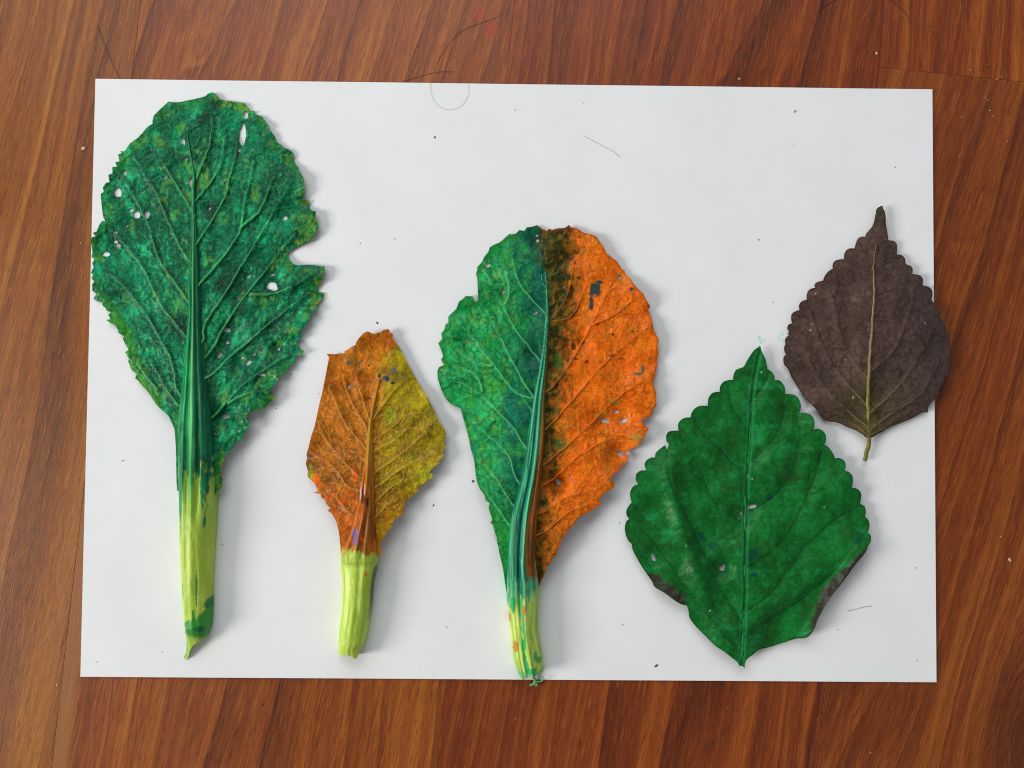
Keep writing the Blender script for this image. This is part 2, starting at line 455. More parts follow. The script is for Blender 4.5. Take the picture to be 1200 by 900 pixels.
def vein_part(pts, w0, w1, hgt, zsurf, colf, mat, parent, name='vein', sink=.25):
    L = smooth_line(pts); n = len(L)
    L = L + (np.stack([vnoise(L[:, 0] / 7, L[:, 1] / 7, 3), vnoise(L[:, 0] / 7, L[:, 1] / 7, 8)], 1) - .5) * 1.6
    T = np.gradient(L, axis=0); T /= np.hypot(T[:, 0], T[:, 1])[:, None] + 1e-9
    Nn = np.stack([-T[:, 1], T[:, 0]], 1)
    t = np.linspace(0, 1, n); w = (w0 + (w1 - w0) * t) * (1 + .15 * (vnoise(t * 14, t * 0, pts[0][0]) - .5))
    K = 7; rows = []; cols = []
    zc = zsurf(L[:, 0], L[:, 1])
    for k in range(K):
        s = -1 + 2 * k / (K - 1)
        q = L + Nn * (w * s / 2)[:, None]
        z = zc + hgt * (w / w0) * (1 - s * s) ** .6 - sink
        rows.append(P(q[:, 0], q[:, 1], z)); cols.append(colf(q[:, 0], q[:, 1]))
    q = np.array(rows); V = q.transpose(1, 0, 2).reshape(-1, 3); Cc = np.array(cols).transpose(1, 0, 2).reshape(-1, 3)
    low = P(L[:, 0], L[:, 1], np.maximum(zc - sink - .25, PZ + .05))
    V = np.concatenate([V, low]); Cc = np.concatenate([Cc, Cc[3::K][:n]])
    F = []
    for i in range(n - 1):
        for k in range(K - 1):
            a = i * K + k; F.append((a, a + K, a + K + 1, a + 1))
        b = n * K + i
        F += [(i * K, b, b + 1, i * K + K), (i * K + K - 1, i * K + 2 * K - 1, b + 1, b)]
    F += [tuple(range(K)) + (n * K,), tuple(range((n - 1) * K + K - 1, (n - 1) * K - 1, -1)) + (n * K + n - 1,)]
    return link_mesh(name, V, F, mat, parent, Cc)

def leaf(name, label, cat, base, outline, holes, veins, mid, zsmooth, relief, colour, mat, sp=.9, corner=62, thick=.28,
         vein_h=.5, vein_lift=.3, vein_col=None, vein_sets=True, vein_w=(4.2, 1.3), rn=4, extra=None, group=None):
    root = empty(name, P(base[0], base[1], PZ).tolist()); tag(root, label, cat, group)
    ol = round_poly(outline, rn, corner)
    sh = Sheet(ol, holes, sp)
    X, Y, x0, y0, h = sh.grid
    ML = smooth_line(mid); nv = []
    for v in veins:
        p = np.array(v[0]); c = ML[np.argmin(np.hypot(*(ML - p - np.array([0, 9])).T))]
        nv.append([tuple(c)] + list(v) if vein_sets and 3 < np.hypot(*(c - p)) < 34 else v)
    veins = nv
    V = [smooth_line(v) for v in veins]
    dv = None
    for v in V: dv = seg_dist(X, Y, x0, y0, h, v, 16., False, dv)
    br = np.random.RandomState(int(base[0])); ds = np.full(X.shape, 7.)
    WX = X + 7 * (fbm(X / 8, Y / 8, 2, 91) - .5); WY = Y + 7 * (fbm(X / 8, Y / 8, 2, 96) - .5)
    for v in V + [ML]:
        ln = np.r_[0, np.cumsum(np.hypot(*np.diff(v, axis=0).T))]; q = br.uniform(8, 16); sd_ = 1
        while q < ln[-1] - 3:
            k = np.searchsorted(ln, q) - 1; k = min(max(k, 0), len(v) - 2)
            a = math.atan2(*(v[k + 1] - v[k])[::-1]) + (math.pi if v is ML else 0) + sd_ * math.radians(br.uniform(38, 62)); p = v[k].copy(); pl = [p.copy()]
            n_ = int(br.uniform(3, 7)); bend = -sd_ * br.uniform(0, .16)
            for _ in range(n_):
                a += bend + br.uniform(-.14, .14); p = p + 4.6 * np.array([math.cos(a), math.sin(a)]); pl.append(p.copy())
            ds = seg_dist(WX, WY, x0, y0, h, pl, 7., False, ds)
            if n_ > 4:
                a2 = a + sd_ * br.uniform(.6, 1.0); p = pl[2]; pl = [p] + [p + t_ * np.array([math.cos(a2), math.sin(a2)]) for t_ in (4, 8, 11)]
                ds = seg_dist(WX, WY, x0, y0, h, pl, 7., False, ds)
            q += br.uniform(9, 17); sd_ = -sd_
    dm = seg_dist(X, Y, x0, y0, h, smooth_line(mid), 16., False)
    D = dict(ds=sh.sample(ds), dv=sh.sample(dv), dm=sh.sample(dm), edge=sh.sample(sh.edge))
    zs = zsmooth(sh.x, sh.y)
    for (hx, hy, hr, hq, _) in holes:
        w = .88 * np.exp(-((sh.x - hx) ** 2 + (sh.y - hy) ** 2) / (8 + 1.2 * max(hr, hq)) ** 2)
        zs = zs + np.minimum(PZ + .55 - zs, 0) * w
    z = np.maximum(zs + relief(sh.x, sh.y, D), PZ + .35)
    col = np.clip(colour(sh.x, sh.y, D), 0.001, 1)
    off = P(base[0], base[1], PZ)
    bl = solid('blade', sh, z, np.maximum(z - thick, PZ + .04), mat, None, col, zs)
    def attach(o):
        o.data.transform(Matrix.Translation(Vector((-off).tolist()))); o.parent = root
    attach(bl)
    if vein_sets:
        def zf(x, y):
            q = zsmooth(x, y)
            for (hx, hy, hr, hq, _) in holes:
                w = .88 * np.exp(-((x - hx) ** 2 + (y - hy) ** 2) / (8 + 1.2 * max(hr, hq)) ** 2)
                q = q + np.minimum(PZ + .55 - q, 0) * w
            return np.maximum(q + vein_lift, PZ + .4)
        for v in veins:
            attach(vein_part(v, vein_w[0], vein_w[1], vein_h, zf, vein_col, mat, None))
    return root, attach

def stalk_part(attach, left, right, tip, zedge, hfun, colour, mat, ridges, name='stalk', bottom=None, sp=.6, floor_below=560):
    """stalk and midrib: outline from its two edges; D-shaped section with ribs"""
    lp = smooth_line(left, 5); rp = smooth_line(right, 5)
    poly = list(map(tuple, lp)) + list(tip) + list(map(tuple, rp[::-1])) + list(bottom or [])
    sh = Sheet(np.array(poly), (), sp)
    xl = np.interp(sh.y, *np.array(sorted([(p[1], p[0]) for p in lp])).T)
    xr = np.interp(sh.y, *np.array(sorted([(p[1], p[0]) for p in rp])).T)
    t = np.clip((sh.x - xl) / np.maximum(xr - xl, 1.0), 0, 1) * 2 - 1
    prof = np.sqrt(np.clip(1 - np.abs(t) ** 2.3, 0, 1))
    hh = hfun(sh.y)
    z = zedge(sh.y) + hh * prof * (1 + ridges(t, sh.y)) + .25 * (fbm(sh.x / 5, sh.y / 22, 3, 5) - .5) * np.minimum(hh, 1.5)
    zs = zedge(sh.y) + hh * .6
    zb = np.where(sh.y > floor_below, PZ + .1, np.maximum(zedge(sh.y) - 1.2, PZ + .1))
    z = np.maximum(z, zb + .1)
    o = solid(name, sh, z, zb, mat, None, np.clip(colour(sh.x, sh.y, t), 0.001, 1), zs)
    attach(o); return o

A1 = lambda p: Z(80, 90, 3.75, p); A2 = lambda p: Z(80, 310, 3.75, p); A3 = lambda p: Z(120, 500, 3.103, p)
B1 = lambda p: Z(340, 370, 4.5, p); B2 = lambda p: Z(340, 560, 3.913, p)
G1 = lambda p: Z(500, 250, 4.138, p); G2 = lambda p: Z(500, 440, 4.138, p); G3 = lambda p: Z(540, 600, 4.09, p)
H1 = lambda p: Z(720, 390, 3.75, p); H2 = lambda p: Z(720, 580, 3.75, p)
K1 = lambda p: Z(900, 230, 5.217, p); K2 = lambda p: Z(900, 380, 5.0, p)
def holes(fn, f, lst):
    return [(fn([(a, b)])[0] + (c / f * 1.12 + .2, d / f * 1.12 + .2, math.radians(e))) for a, b, c, d, e in lst]

# ================================================================== big green mustard leaf
o1 = A1([(630,67),(655,80),(665,98),(700,105),(730,108),(755,112),(775,115),(790,135),(800,150),(820,150),(815,165),(845,170),(860,185),(870,200),(883,215),(875,235),(890,240),(908,262),(912,285),(940,300),(950,312),(975,322),(990,335),(992,350),(985,358),(1000,385),(1010,395),(1012,415),(1030,435),(1035,460),(1030,480),(1042,500),(1038,515),(1030,525),(1035,540),(1058,540),(1060,555),(1055,570),(1070,588),(1088,590),(1085,620),(1095,640),(1100,660),(1085,680),(1085,695),(1065,705),(1060,720),(1020,740),(990,755),(968,768),(962,780),(970,800),(985,820),(1010,828),(1060,825),(1100,830)]) \
   + A2([(1128,8),(1125,30),(1112,50),(1118,70),(1095,90),(1100,105),(1090,120),(1122,122),(1118,145),(1100,165),(1088,185),(1095,195),(1075,205),(1060,230),(1070,240),(1050,255),(1030,280),(1010,295),(1030,315),(1005,335),(1015,365),(1037,380),(1020,395),(1000,400),(990,430),(965,450),(970,465),(940,480),(910,490),(925,505),(905,525),(890,560),(900,575),(910,590),(880,610),(860,630),(820,640),(790,650),(780,680),(800,695),(785,730),(765,735),(765,770),(740,775),(720,800),(705,840),(690,860)]) \
   + A3([(470,80),(450,95),(440,120),(430,150),(425,165),(435,190),(432,210),(435,220),(415,235),(405,262),(392,275),(360,260),(300,255),(270,230),(268,155)]) \
   + A2([(472,800),(465,720),(450,690),(440,665),(400,630),(370,590),(350,560),(330,540),(305,510),(292,500),(300,480),(275,460),(270,440),(262,425),(268,415),(255,395),(247,385),(265,375),(250,350),(240,325),(245,315),(220,300),(218,285),(205,265),(190,260),(165,243),(185,240),(175,220),(190,210),(165,200),(165,190),(150,180),(150,165),(125,160),(108,148),(125,130),(105,115),(105,90),(115,75),(100,60),(108,45),(98,35),(108,20)]) \
   + A1([(98,850),(112,840),(105,820),(115,800),(100,790),(105,770),(98,730),(102,705),(120,700),(105,685),(125,680),(135,650),(150,632),(165,637),(155,620),(150,600),(145,560),(143,515),(155,505),(150,485),(165,465),(180,462),(175,430),(195,425),(192,395),(215,395),(205,375),(225,370),(217,340),(235,335),(225,325),(245,328),(270,290),(310,262),(340,225),(370,205),(375,170),(390,155),(405,140),(440,108),(480,112),(520,103),(560,95),(600,85),(615,72)])
h1 = holes(A1, 3.75, [(765,255,13,45,4),(778,168,9,17,0),(503,282,8,15,-25),(515,361,8,6,0),(543,472,9,24,-20),(247,422,8,10,0),(228,450,7,6,0),(216,507,15,19,-15),(275,587,9,8,0),(300,606,15,13,0),(345,606,10,17,10),(205,684,11,9,0),(207,725,10,5,10),(220,742,10,6,20),(165,780,15,9,0),(620,578,6,6,0),(950,620,10,9,0),(425,441,11,5,10),(327,503,6,5,0),(830,380,4,6,0),(255,655,9,4,-20),(750,320,6,9,0)]) \
   + holes(A2, 3.75, [(893,93,20,15,10),(905,106,14,9,0),(698,288,12,8,0),(698,342,8,7,0),(663,398,8,14,35),(745,152,9,4,0),(790,432,8,13,40),(762,410,6,6,0),(815,395,7,5,-20),(842,482,10,7,0),(857,485,8,6,0),(923,369,6,8,20),(690,668,17,8,-20),(790,52,9,5,-15),(895,45,11,5,-20),(780,372,5,4,0),(900,280,6,5,0),(735,297,7,3,0)])
m1 = A1([(525,230),(550,340),(558,430),(549,500),(547,700)]) + A2([(545,0),(545,180),(548,400),(550,640)]) + [(227, 560)]
v1 = [A1([(572,720),(640,620),(690,520),(715,420),(735,340),(745,290)]),
      A1([(590,895),(700,770),(760,660),(775,560),(800,450),(815,350)]),
      A1([(760,660),(840,590),(880,500),(905,430)]),
      A2([(592,330),(600,260),(680,140),(760,10)]) + A1([(830,720),(900,600),(960,500),(985,450)]),
      A2([(612,400),(700,250),(800,110),(880,10)]) + A1([(950,745),(1000,690)]),
      A2([(800,130),(900,130),(990,90),(1090,30)]),
      A2([(622,490),(720,400),(850,290),(960,200),(1060,130)]),
      A2([(635,670),(700,600),(780,520),(880,450),(960,400)]),
      A2([(700,610),(800,560),(880,560)]),
      A1([(548,600),(470,470),(420,380),(375,285)]),
      A1([(558,450),(610,330),(630,240),(632,180)]),
      A1([(548,560),(620,470),(670,380),(690,250)]),
      A1([(515,790),(440,640),(390,520),(330,420),(290,350)]),
      A2([(520,150),(440,40),(390,-40)]) + A1([(350,650),(280,510),(225,425)]),
      A2([(502,300),(410,180),(330,20)]) + A1([(250,740),(180,665)]),
      A2([(482,560),(455,430),(390,300),(320,190),(240,90),(170,40)]),
      A2([(475,610),(400,490),(360,420)]),
      A2([(395,700-140),(330,470),(290,410)])]
xm1 = lambda y: np.interp(y, [110, 150, 200, 260, 310, 400, 500, 560, 780], [217, 221, 228, 226, 226, 225.5, 226, 226, 226])
zm1 = lambda y: interp(y, [(100, 1.8), (200, 2.0), (300, 2.6), (400, 3.6), (480, 4.8), (540, 5.4), (580, 4.4), (640, 3.2), (745, 2.0), (775, 1.0)])
def z1(x, y):
    u = x - xm1(y); r = np.abs(u)
    mg = 1.8 + 2.0 * ss(330, 520, y) * ss(0, 30, u) + .6 * ss(0, 30, u)
    z = zm1(y) + (mg - zm1(y)) * ss(5, 125, r)
    z = z + 1.2 * (fbm(x / 60, y / 60, 2, 4) - .5) * ss(10, 90, r)
    z = z + .9 * ss(60, 130, r) * np.sin(y / 9.5 + .03 * u + 3 * vnoise(x / 30, y / 30, 2))
    return np.maximum(z, PZ + .4)
def quilt(x, y, D, cell, amt, net, seed, asp=1.0, fine=.22):
    wx = x + 9 * (fbm(x / 9, y / 9, 3, seed) - .5); wy = y + 9 * (fbm(x / 9, y / 9, 3, seed + 5) - .5)
    f, f1 = worley(wx / cell, wy / (cell * asp), seed)
    g, _ = worley(wx / (cell * .45) + 31, wy / (cell * .45), seed + 9)
    brk = ss(.34, .6, fbm(x / 12, y / 12, 2, seed + 11))
    D['net'] = np.maximum(np.exp(-(f / .065) ** 2) * (.35 + .65 * brk), .45 * np.exp(-(g / .12) ** 2) * (1 - brk)); D['cell'] = ss(0, .5, f)
    d = np.minimum(D['dv'], D['dm'])
    r = amt * (np.exp(-d / 4.5) - .35) + net * (D['net'] - .35 * D['cell'])
    cr = 1 - np.abs(2 * fbm(wx / 11, wy / 11, 3, seed + 21) - 1) * 2.2
    D['crease'] = ss(.72, .97, cr)
    D['sv'] = np.exp(-(D['ds'] / .8) ** 2); D['sh'] = np.exp(-((D['ds'] - 2.0) / 1.0) ** 2)  # sh: shadow beside the side veins, painted into the colour
    r = r + .10 * np.exp(-(D['ds'] / 1.2) ** 2) + .10 * np.clip(cr, 0, 1) + fine * 2 * (fbm(x / 4.5, y / 4.5, 2, seed + 2) - .5) + .5 * (fbm(x / 15, y / 15, 2, seed + 7) - .5)
    return r
def relief1(x, y, D): return quilt(x, y, D, 12, .55, .11, 3, 1.2, .09)
YG = C(88, 142, 40)
def col1(x, y, D=None):
    bx, by = 228, 580
    r = np.hypot(x - bx, y - by); a = np.arctan2(x - bx, by - y)
    st = fbm(a * 34, r / 34, 4, 2); n1 = fbm(x / 20, y / 20, 4, 1); n2 = fbm(x / 7, y / 7, 3, 6)
    c = mix(C(2, 82, 50), C(6, 122, 78), ss(.3, .7, n1 * .5 + st * .5))
    c = mix(c, C(30, 160, 102), .85 * ss(.50, .70, n2 * .5 + st * .5))
    c = mix(c, C(1, 52, 36), .5 * ss(.54, .78, fbm(x / 14, y / 14, 3, 9)))
    if D is not None:
        e = np.clip(D['edge'], 0, 18)
        c = mix(c, C(26, 108, 40), .75 * (1 - ss(3, 17, e)) * ss(.32, .55, fbm(x / 16, y / 16, 2, 12)))
        c = mix(c, C(44, 126, 26), (1 - ss(4, 17, e)) * ss(250, 300, 540 - y) * 0 + .85 * (1 - ss(5, 17, e)) * ss(340, 380, y) * (x < 190))
        c = mix(c, C(104, 130, 30), .7 * (1 - ss(2, 12, e)) * ss(.52, .68, n2) * (x > 250))
        c = mix(c, C(1, 52, 34), .45 * D['net']); c = mix(c, C(40, 150, 96), .3 * D['crease'] * ss(.45, .6, n2))
        c = mix(c, C(1, 46, 32), .35 * D['sh']); c = mix(c, C(36, 136, 80), .35 * D['sv'])
        c = mix(c, C(1, 48, 34), .6 * np.exp(-((np.minimum(D['dv'], D['dm']) - 3.6) / 1.5) ** 2))  # pooled paint plus vein shading, both painted dark beside the main veins
    f3 = fbm(x / 2.6, y / 2.6, 2, 77); c = c * (1 + .85 * (f3 - .5))[..., None]
    yl = ss(.56, .78, fbm(a * 22, r / 22, 4, 21)) * ss(.42, .6, n2) * .62
    c = mix(c, YG, yl * (.5 + .5 * st))
    c = mix(c, C(88, 146, 40), .55 * ss(.40, .62, fbm(x / 4.5, y / 6, 3, 45)) * spots(x, y, [(364, 258, 16, 8), (352, 268, 12, 7), (345, 240, 9, 12), (302, 350, 10, 7), (322, 346, 9, 8), (337, 374, 9, 6), (212, 150, 6, 9), (240, 200, 8, 12), (287, 195, 8, 16), (299, 228, 6, 14), (200, 228, 9, 10), (265, 215, 5, 22), (192, 137, 7, 8), (190, 458, 9, 9), (262, 465, 9, 10), (320, 168, 9, 5), (335, 185, 8, 6)]))
    c = mix(c, C(6, 46, 30), .75 * spots(x, y, [(236, 140, 13, 9), (252, 122, 9, 9), (247, 250, 9, 22), (247, 470, 10, 60), (270, 330, 22, 24), (213, 380, 10, 26)]))
    return c
def vcol1(x, y): return mix(col1(x, y), C(70, 156, 92), np.full(np.shape(x), .48))
r1_, at1 = leaf('mustard_leaf', 'largest leaf, crinkled and painted deep green, with a long pale stalk', 'leaf',
     (229, 640), o1, h1, v1, m1, z1, relief1, col1, M_leaf, vein_h=.85, vein_col=vcol1, corner=40, rn=2, vein_w=(4.2, 1.2))
def colS1(x, y, t):
    st = fbm(t * 2.2 + 20, y / 60, 4, 3); st2 = fbm(t * 5 + 40, y / 22, 4, 8)
    c = mix(C(146, 174, 58), C(180, 196, 88), ss(.3, .7, st))
    c = mix(c, C(112, 158, 52), .5 * ss(650, 570, y))
    c = mix(c, C(196, 214, 128), .6 * np.exp(-((t + .78) / .2) ** 2) * ss(580, 620, y))  # pale highlight on the left flank, painted into the stalk colour
    green = mix(C(6, 104, 62), C(34, 140, 84), ss(.35, .7, st2))
    green = mix(green, C(2, 66, 46), .7 * ss(.1, .22, t + .3 * (st - .5)) * ss(575, 540, y))
    green = mix(green, C(88, 170, 96), .75 * np.exp(-((t + .08) / .16) ** 2))
    green = mix(green, C(6, 58, 42), .6 * np.exp(-((t - .8) / .14) ** 2))
    green = green * (1 + 1.3 * (fbm(t * 9 + 7, y / 70, 4, 113) - .5))[..., None]
    for tc, tw, am in ((-.42, .05, .7), (-.2, .035, .6), (.2, .05, .75), (.55, .05, .6), (-.72, .04, .5)):
        green = mix(green, C(1, 46, 34), am * np.exp(-((t - tc - .12 * (vnoise(y / 60, y * 0, tc * 9) - .5)) / tw) ** 2) * ss(585, 540, y))
    lim = 572 + 46 * (st2 - .5) * 2 + 14 * np.cos(t * 9) + 20 * (t < -.45)
    c = mix(c, green, 1 - ss(-14, 14, y - lim + 60 * (fbm(t * 9 + 3, y / 10, 4, 15) - .5)))
    c = mix(c, C(20, 130, 60), .8 * ss(.62, .68, fbm(t * 7, y / 30, 3, 31)) * (t < -.6))
    c = mix(c, C(16, 128, 52), .9 * ss(0, 8, y - (716 + 16 * (st2 - .5) - 12 * t + 30 * (fbm(x / 4, y / 7, 3, 5) - .5))) * (1 - .8 * ss(742, 748, y - 3 * t)))
    c = mix(c, C(10, 106, 60), .9 * spots(x, y, [(236, 735, 6, 5), (211, 712, 3, 6), (243, 708, 3, 7), (233, 690, 1.2, 22)], hard=True))
    return c
lft = [(219, 160), (225, 205), (224, 223), (222.7, 277), (220.5, 310), (218.5, 377), (212.5, 443), (206.7, 497), (206, 550), (206.5, 600), (207, 640), (209.5, 690), (213, 730), (217, 752)]
rgt = [(220.5, 160), (229.3, 205), (229, 223), (231.5, 277), (233.5, 310), (236, 377), (241, 443), (246.5, 497), (248, 550), (247.3, 597), (245.3, 645), (244, 680), (244, 722), (242.5, 740)]
stalk_part(at1, lft[::-1], rgt[::-1], [(219.5, 152)], lambda y: zm1(y) - .2,
           lambda y: interp(y, [(150, .5), (250, .9), (330, 1.3), (430, 1.8), (520, 2.8), (570, 5.2), (620, 6.2), (735, 6.0), (752, 3.0), (775, .8)]),
           colS1, M_stalk, lambda t, y: (.20 * np.exp(-((t - .02) / .1) ** 2) + .12 * np.exp(-((t + .55) / .12) ** 2) - .22 * np.exp(-((t - .3) / .13) ** 2) - .2 * np.exp(-((t + .28) / .12) ** 2)) * (1 - .9 * ss(540, 620, y)),
           bottom=[(238.6, 749), (228, 754.6), (223.8, 761), (220.5, 771), (216.7, 773.5), (214.5, 771), (217.3, 763), (218, 755)])

# ================================================================== small orange-brown leaf
o2 = B1([(520,70),(525,85),(540,95),(545,125),(555,140),(575,165),(600,215),(640,290),(680,360),(720,425),(760,500),(780,550),(800,580),(815,600),(820,640),(810,660),(820,690),(805,720),(810,740),(795,750),(785,780),(765,790),(740,815),(730,830),(750,830),(752,845),(730,870),(710,880)]) \
   + B2([(620,25),(600,30),(585,60),(570,75),(550,90),(530,105),(525,125),(515,140),(530,155),(515,165),(500,180),(480,190),(470,205),(460,215),(468,225),(450,240),(440,255),(430,270),(420,290),(410,315),(415,325),(418,340),(410,348),(400,352),(340,345),(280,352),(232,346),(225,260),(215,210),(200,180),(190,165),(170,148),(185,140),(165,120),(160,100),(145,90),(140,75),(105,68),(130,60),(120,40),(110,20)]) \
   + B1([(100,860),(90,840),(95,820),(82,780),(90,750),(85,735),(95,700),(110,640),(130,580),(150,480),(170,400),(190,300),(205,220),(192,200),(240,203),(275,195),(300,180),(320,165),(345,155),(350,135),(365,115),(390,90),(410,82),(440,95),(465,90),(480,85),(490,75)])
h2 = holes(B1, 4.5, [(373,250,10,6,0),(310,372,9,12,0),(448,328,11,4,0),(415,263,6,3,0),(420,436,7,5,-20),(428,348,5,3,0),(280,196,7,3,0)])
m2 = B1([(470,330),(450,420),(425,560),(405,720),(400,895)]) + [(428, 650)]
v2 = [B1([(395,690),(300,580),(240,450),(205,370)]), B1([(402,590),(340,480),(300,390),(283,310)]), B1([(415,545),(385,440),(345,310)]),
      B1([(345,830),(250,730),(180,640),(150,560)]), B1([(300,895),(230,800),(110,720)]), B2([(272,160),(215,90),(150,30)]),
      B1([(440,540),(520,430),(590,350)]), B1([(437,660),(540,590),(585,540),(612,490)]), B1([(442,715),(560,650),(640,570)]),
      B1([(447,830),(590,730),(730,600)]), B1([(480,890),(600,800),(770,720)]), B2([(405,100),(470,40),(560,0)]), B2([(405,170),(450,120),(500,90)])]
xm2 = lambda y: np.interp(y, [380, 443, 463, 530, 560, 650], [448, 444.4, 440.5, 433, 430.5, 421])
zm2 = lambda y: interp(y, [(380, 2.0), (450, 2.2), (540, 4.2), (600, 6.4), (650, 6.0), (690, 3.4), (770, 2.0)])
def z2(x, y):
    u = x - xm2(y); r = np.abs(u)
    mg = 2.2 + 1.2 * ss(0, 20, u) + 2.0 * ss(500, 620, y)
    z = zm2(y) + (mg - zm2(y)) * ss(4, 80, r) + 1.6 * (fbm(x / 45, y / 45, 2, 14) - .5)
    z = z + .5 * ss(35, 75, r) * np.sin(y / 8 + 3 * vnoise(x / 30, y / 30, 6))
    return np.maximum(z + .8 * ss(410, 388, y), PZ + .4)
def relief2(x, y, D): return quilt(x, y, D, 8, .45, .12, 9, 1.0, .06)
def col2(x, y, D=None):
    n1 = fbm(x / 18, y / 18, 4, 31); n2 = fbm(x / 6, y / 6, 3, 36)
    brown = mix(C(152, 80, 10), C(190, 108, 22), ss(.3, .7, n1)); brown = mix(brown, C(104, 78, 18), .6 * ss(.55, .75, fbm(x / 9, y / 9, 3, 41)))
    olive = mix(C(130, 114, 8), C(164, 146, 20), ss(.3, .7, n1)); olive = mix(olive, C(92, 84, 14), .6 * ss(.55, .75, n2))
    wob = 9 * (fbm(x / 12, y / 12, 3, 33) - .5)
    side = ss(-17, 18, x - (xm2(y) + 5 + 1.8 * wob)) * ss(-3, 5, y - (412 - .25 * (x - 450) + wob))
    c = mix(brown, olive, side)
    c = mix(c, C(86, 50, 12), .6 * ss(.5, .68, fbm(x / 10, y / 10, 3, 44)) * (x < xm2(y)) * ss(480, 520, y) * (y < 565))
    c = mix(c, C(96, 84, 30), .55 * spots(x, y, [(470, 442, 16, 9), (455, 437, 8, 5), (410, 424, 6, 5), (480, 528, 22, 12), (402, 482, 4, 8)]))
    c = mix(c, C(90, 92, 82), .8 * spots(x, y, [(461, 434, 4, 6), (452, 443, 6, 5), (409, 424, 4, 4)], hard=True))
    c = mix(c, C(22, 40, 36), .9 * spots(x, y, [(453, 444, 3, 4), (460, 449, 3, 2.4), (444.5, 441, 2, 2.6)], hard=True))
    c = mix(c, C(150, 158, 32), .85 * spots(x, y, [(500, 556, 13, 8), (488, 562, 9, 5), (364, 556, 3.4, 13), (458, 488, 10, 10)]))
    c = mix(c, C(184, 82, 12), .75 * ss(560, 585, y) * (x < xm2(y) + 6)); c = mix(c, C(110, 52, 10), .55 * ss(.5, .7, n2) * ss(560, 590, y))
    c = mix(c, C(176, 118, 14), .6 * ss(570, 590, y) * (x > xm2(y) + 12))
    c = mix(c, C(225, 82, 16), .9 * spots(x, y, [(415, 557, 4, 9), (371, 566, 4, 8)], hard=True)); c = mix(c, C(90, 74, 84), .9 * spots(x, y, [(362, 535, 3, 4)], hard=True))
    c = c * (1 + .5 * (fbm(x / 2.4, y / 2.4, 2, 78) - .5))[..., None]
    if D is not None:
        c = mix(c, C(70, 44, 10), .25 * D['crease']); c = mix(c, C(74, 42, 6), .35 * D['sh'] * ss(455, 490, y)); c = mix(c, C(186, 134, 48), .5 * D['sv'] * ss(440, 490, y))
        c = mix(c, C(168, 124, 50), .55 * D['net'] * (1 - ss(12, 18, D['edge'])*0) * ss(470, 500, y))
        c = mix(c, C(96, 50, 8), .3 * np.exp(-((np.minimum(D['dv'], D['dm']) - 4) / 1.8) ** 2))  # main veins edged with pooled paint and painted-in shade
    return c
def vcol2(x, y): return mix(col2(x, y), C(176, 128, 46), np.full(np.shape(x), .5))
r2_, at2 = leaf('mustard_leaf', 'smallest leaf, painted half brown, half olive yellow, with a short cut stalk', 'leaf',
     (418, 700), o2, h2, v2, m2, z2, relief2, col2, M_leaf_two, vein_h=.75, vein_col=vcol2, corner=40, rn=2, vein_w=(3.2, 1.1), sp=.8)
def colS2(x, y, t):
    st = fbm(t * 5 + 9, y / 40, 4, 53); st2 = fbm(t * 10 + 9, y / 22, 3, 58)
    c = mix(C(150, 180, 58), C(180, 202, 88), ss(.3, .7, st))
    c = mix(c, C(206, 220, 140), .55 * np.exp(-((t + .5) / .14) ** 2) * ss(664, 672, y) * (1 - ss(690, 740, y)))  # light streak left of centre is a painted highlight
    c = mix(c, C(150, 170, 60), .9 * (1 - ss(660, 662, y)))
    p = mix(C(126, 62, 10), C(178, 90, 18), ss(.4, .62, st2)); p = mix(p, C(166, 122, 34), .8 * ss(570, 520, y)); p = mix(p, C(96, 72, 20), .8 * np.exp(-((t - .45) / .2) ** 2))
    p = mix(p, C(166, 122, 30), .75 * np.exp(-((t + .1) / .16) ** 2) * (1 - ss(560, 600, y)))
    p = mix(p, C(40, 24, 10), .85 * spots(x, y, [(426, 580, 3, 14), (420, 578, 1.5, 12), (431, 590, 2, 8)], hard=True))
    p = mix(p, C(198, 150, 140), .8 * spots(x, y, [(422.6, 575, 1.6, 12), (427.6, 572, 1.2, 10)], hard=True))
    c = mix(c, p, 1 - ss(-4, 4, 14 * (fbm(t * 9 + 3, y / 6, 3, 19) - .5) + y - (645 + 9 * (st2 - .5) * 2 + 3 * t)))
    c = mix(c, C(116, 94, 130), .9 * spots(x, y, [(417.5, 629, 4.5, 11), (414, 624, 2.5, 5)], hard=True))
    c = mix(c, C(200, 84, 20), .7 * spots(x, y, [(429, 672, 2.5, 4), (426, 632, 4, 4), (399, 676, 1.4, 3), (399, 690, 1.2, 3)], hard=True))
    c = mix(c, C(52, 38, 20), .9 * np.exp(-((t - .98) / .06) ** 2) * ss(660, 668, y) * (1 - ss(700, 740, y)))
    c = mix(c, C(120, 146, 40), .5 * np.exp(-((t - .1) / .08) ** 2) * ss(650, 660, y) + .4 * np.exp(-((t + .75) / .06) ** 2) * ss(650, 660, y))
    return c
l2 = [(444, 447), (439, 463), (432, 494), (428, 530), (423.5, 560), (417.5, 593), (408, 625), (398.3, 649.4), (399.3, 687.8), (398.3, 713), (395.7, 739), (394.4, 765)]
rr2 = [(445, 447), (442, 463), (437.5, 494), (437.5, 530), (438.5, 560), (439.5, 593), (440, 625), (441, 655), (439, 666), (435, 687.8), (433.3, 713), (429.4, 739), (426.9, 751.7), (423, 762)]
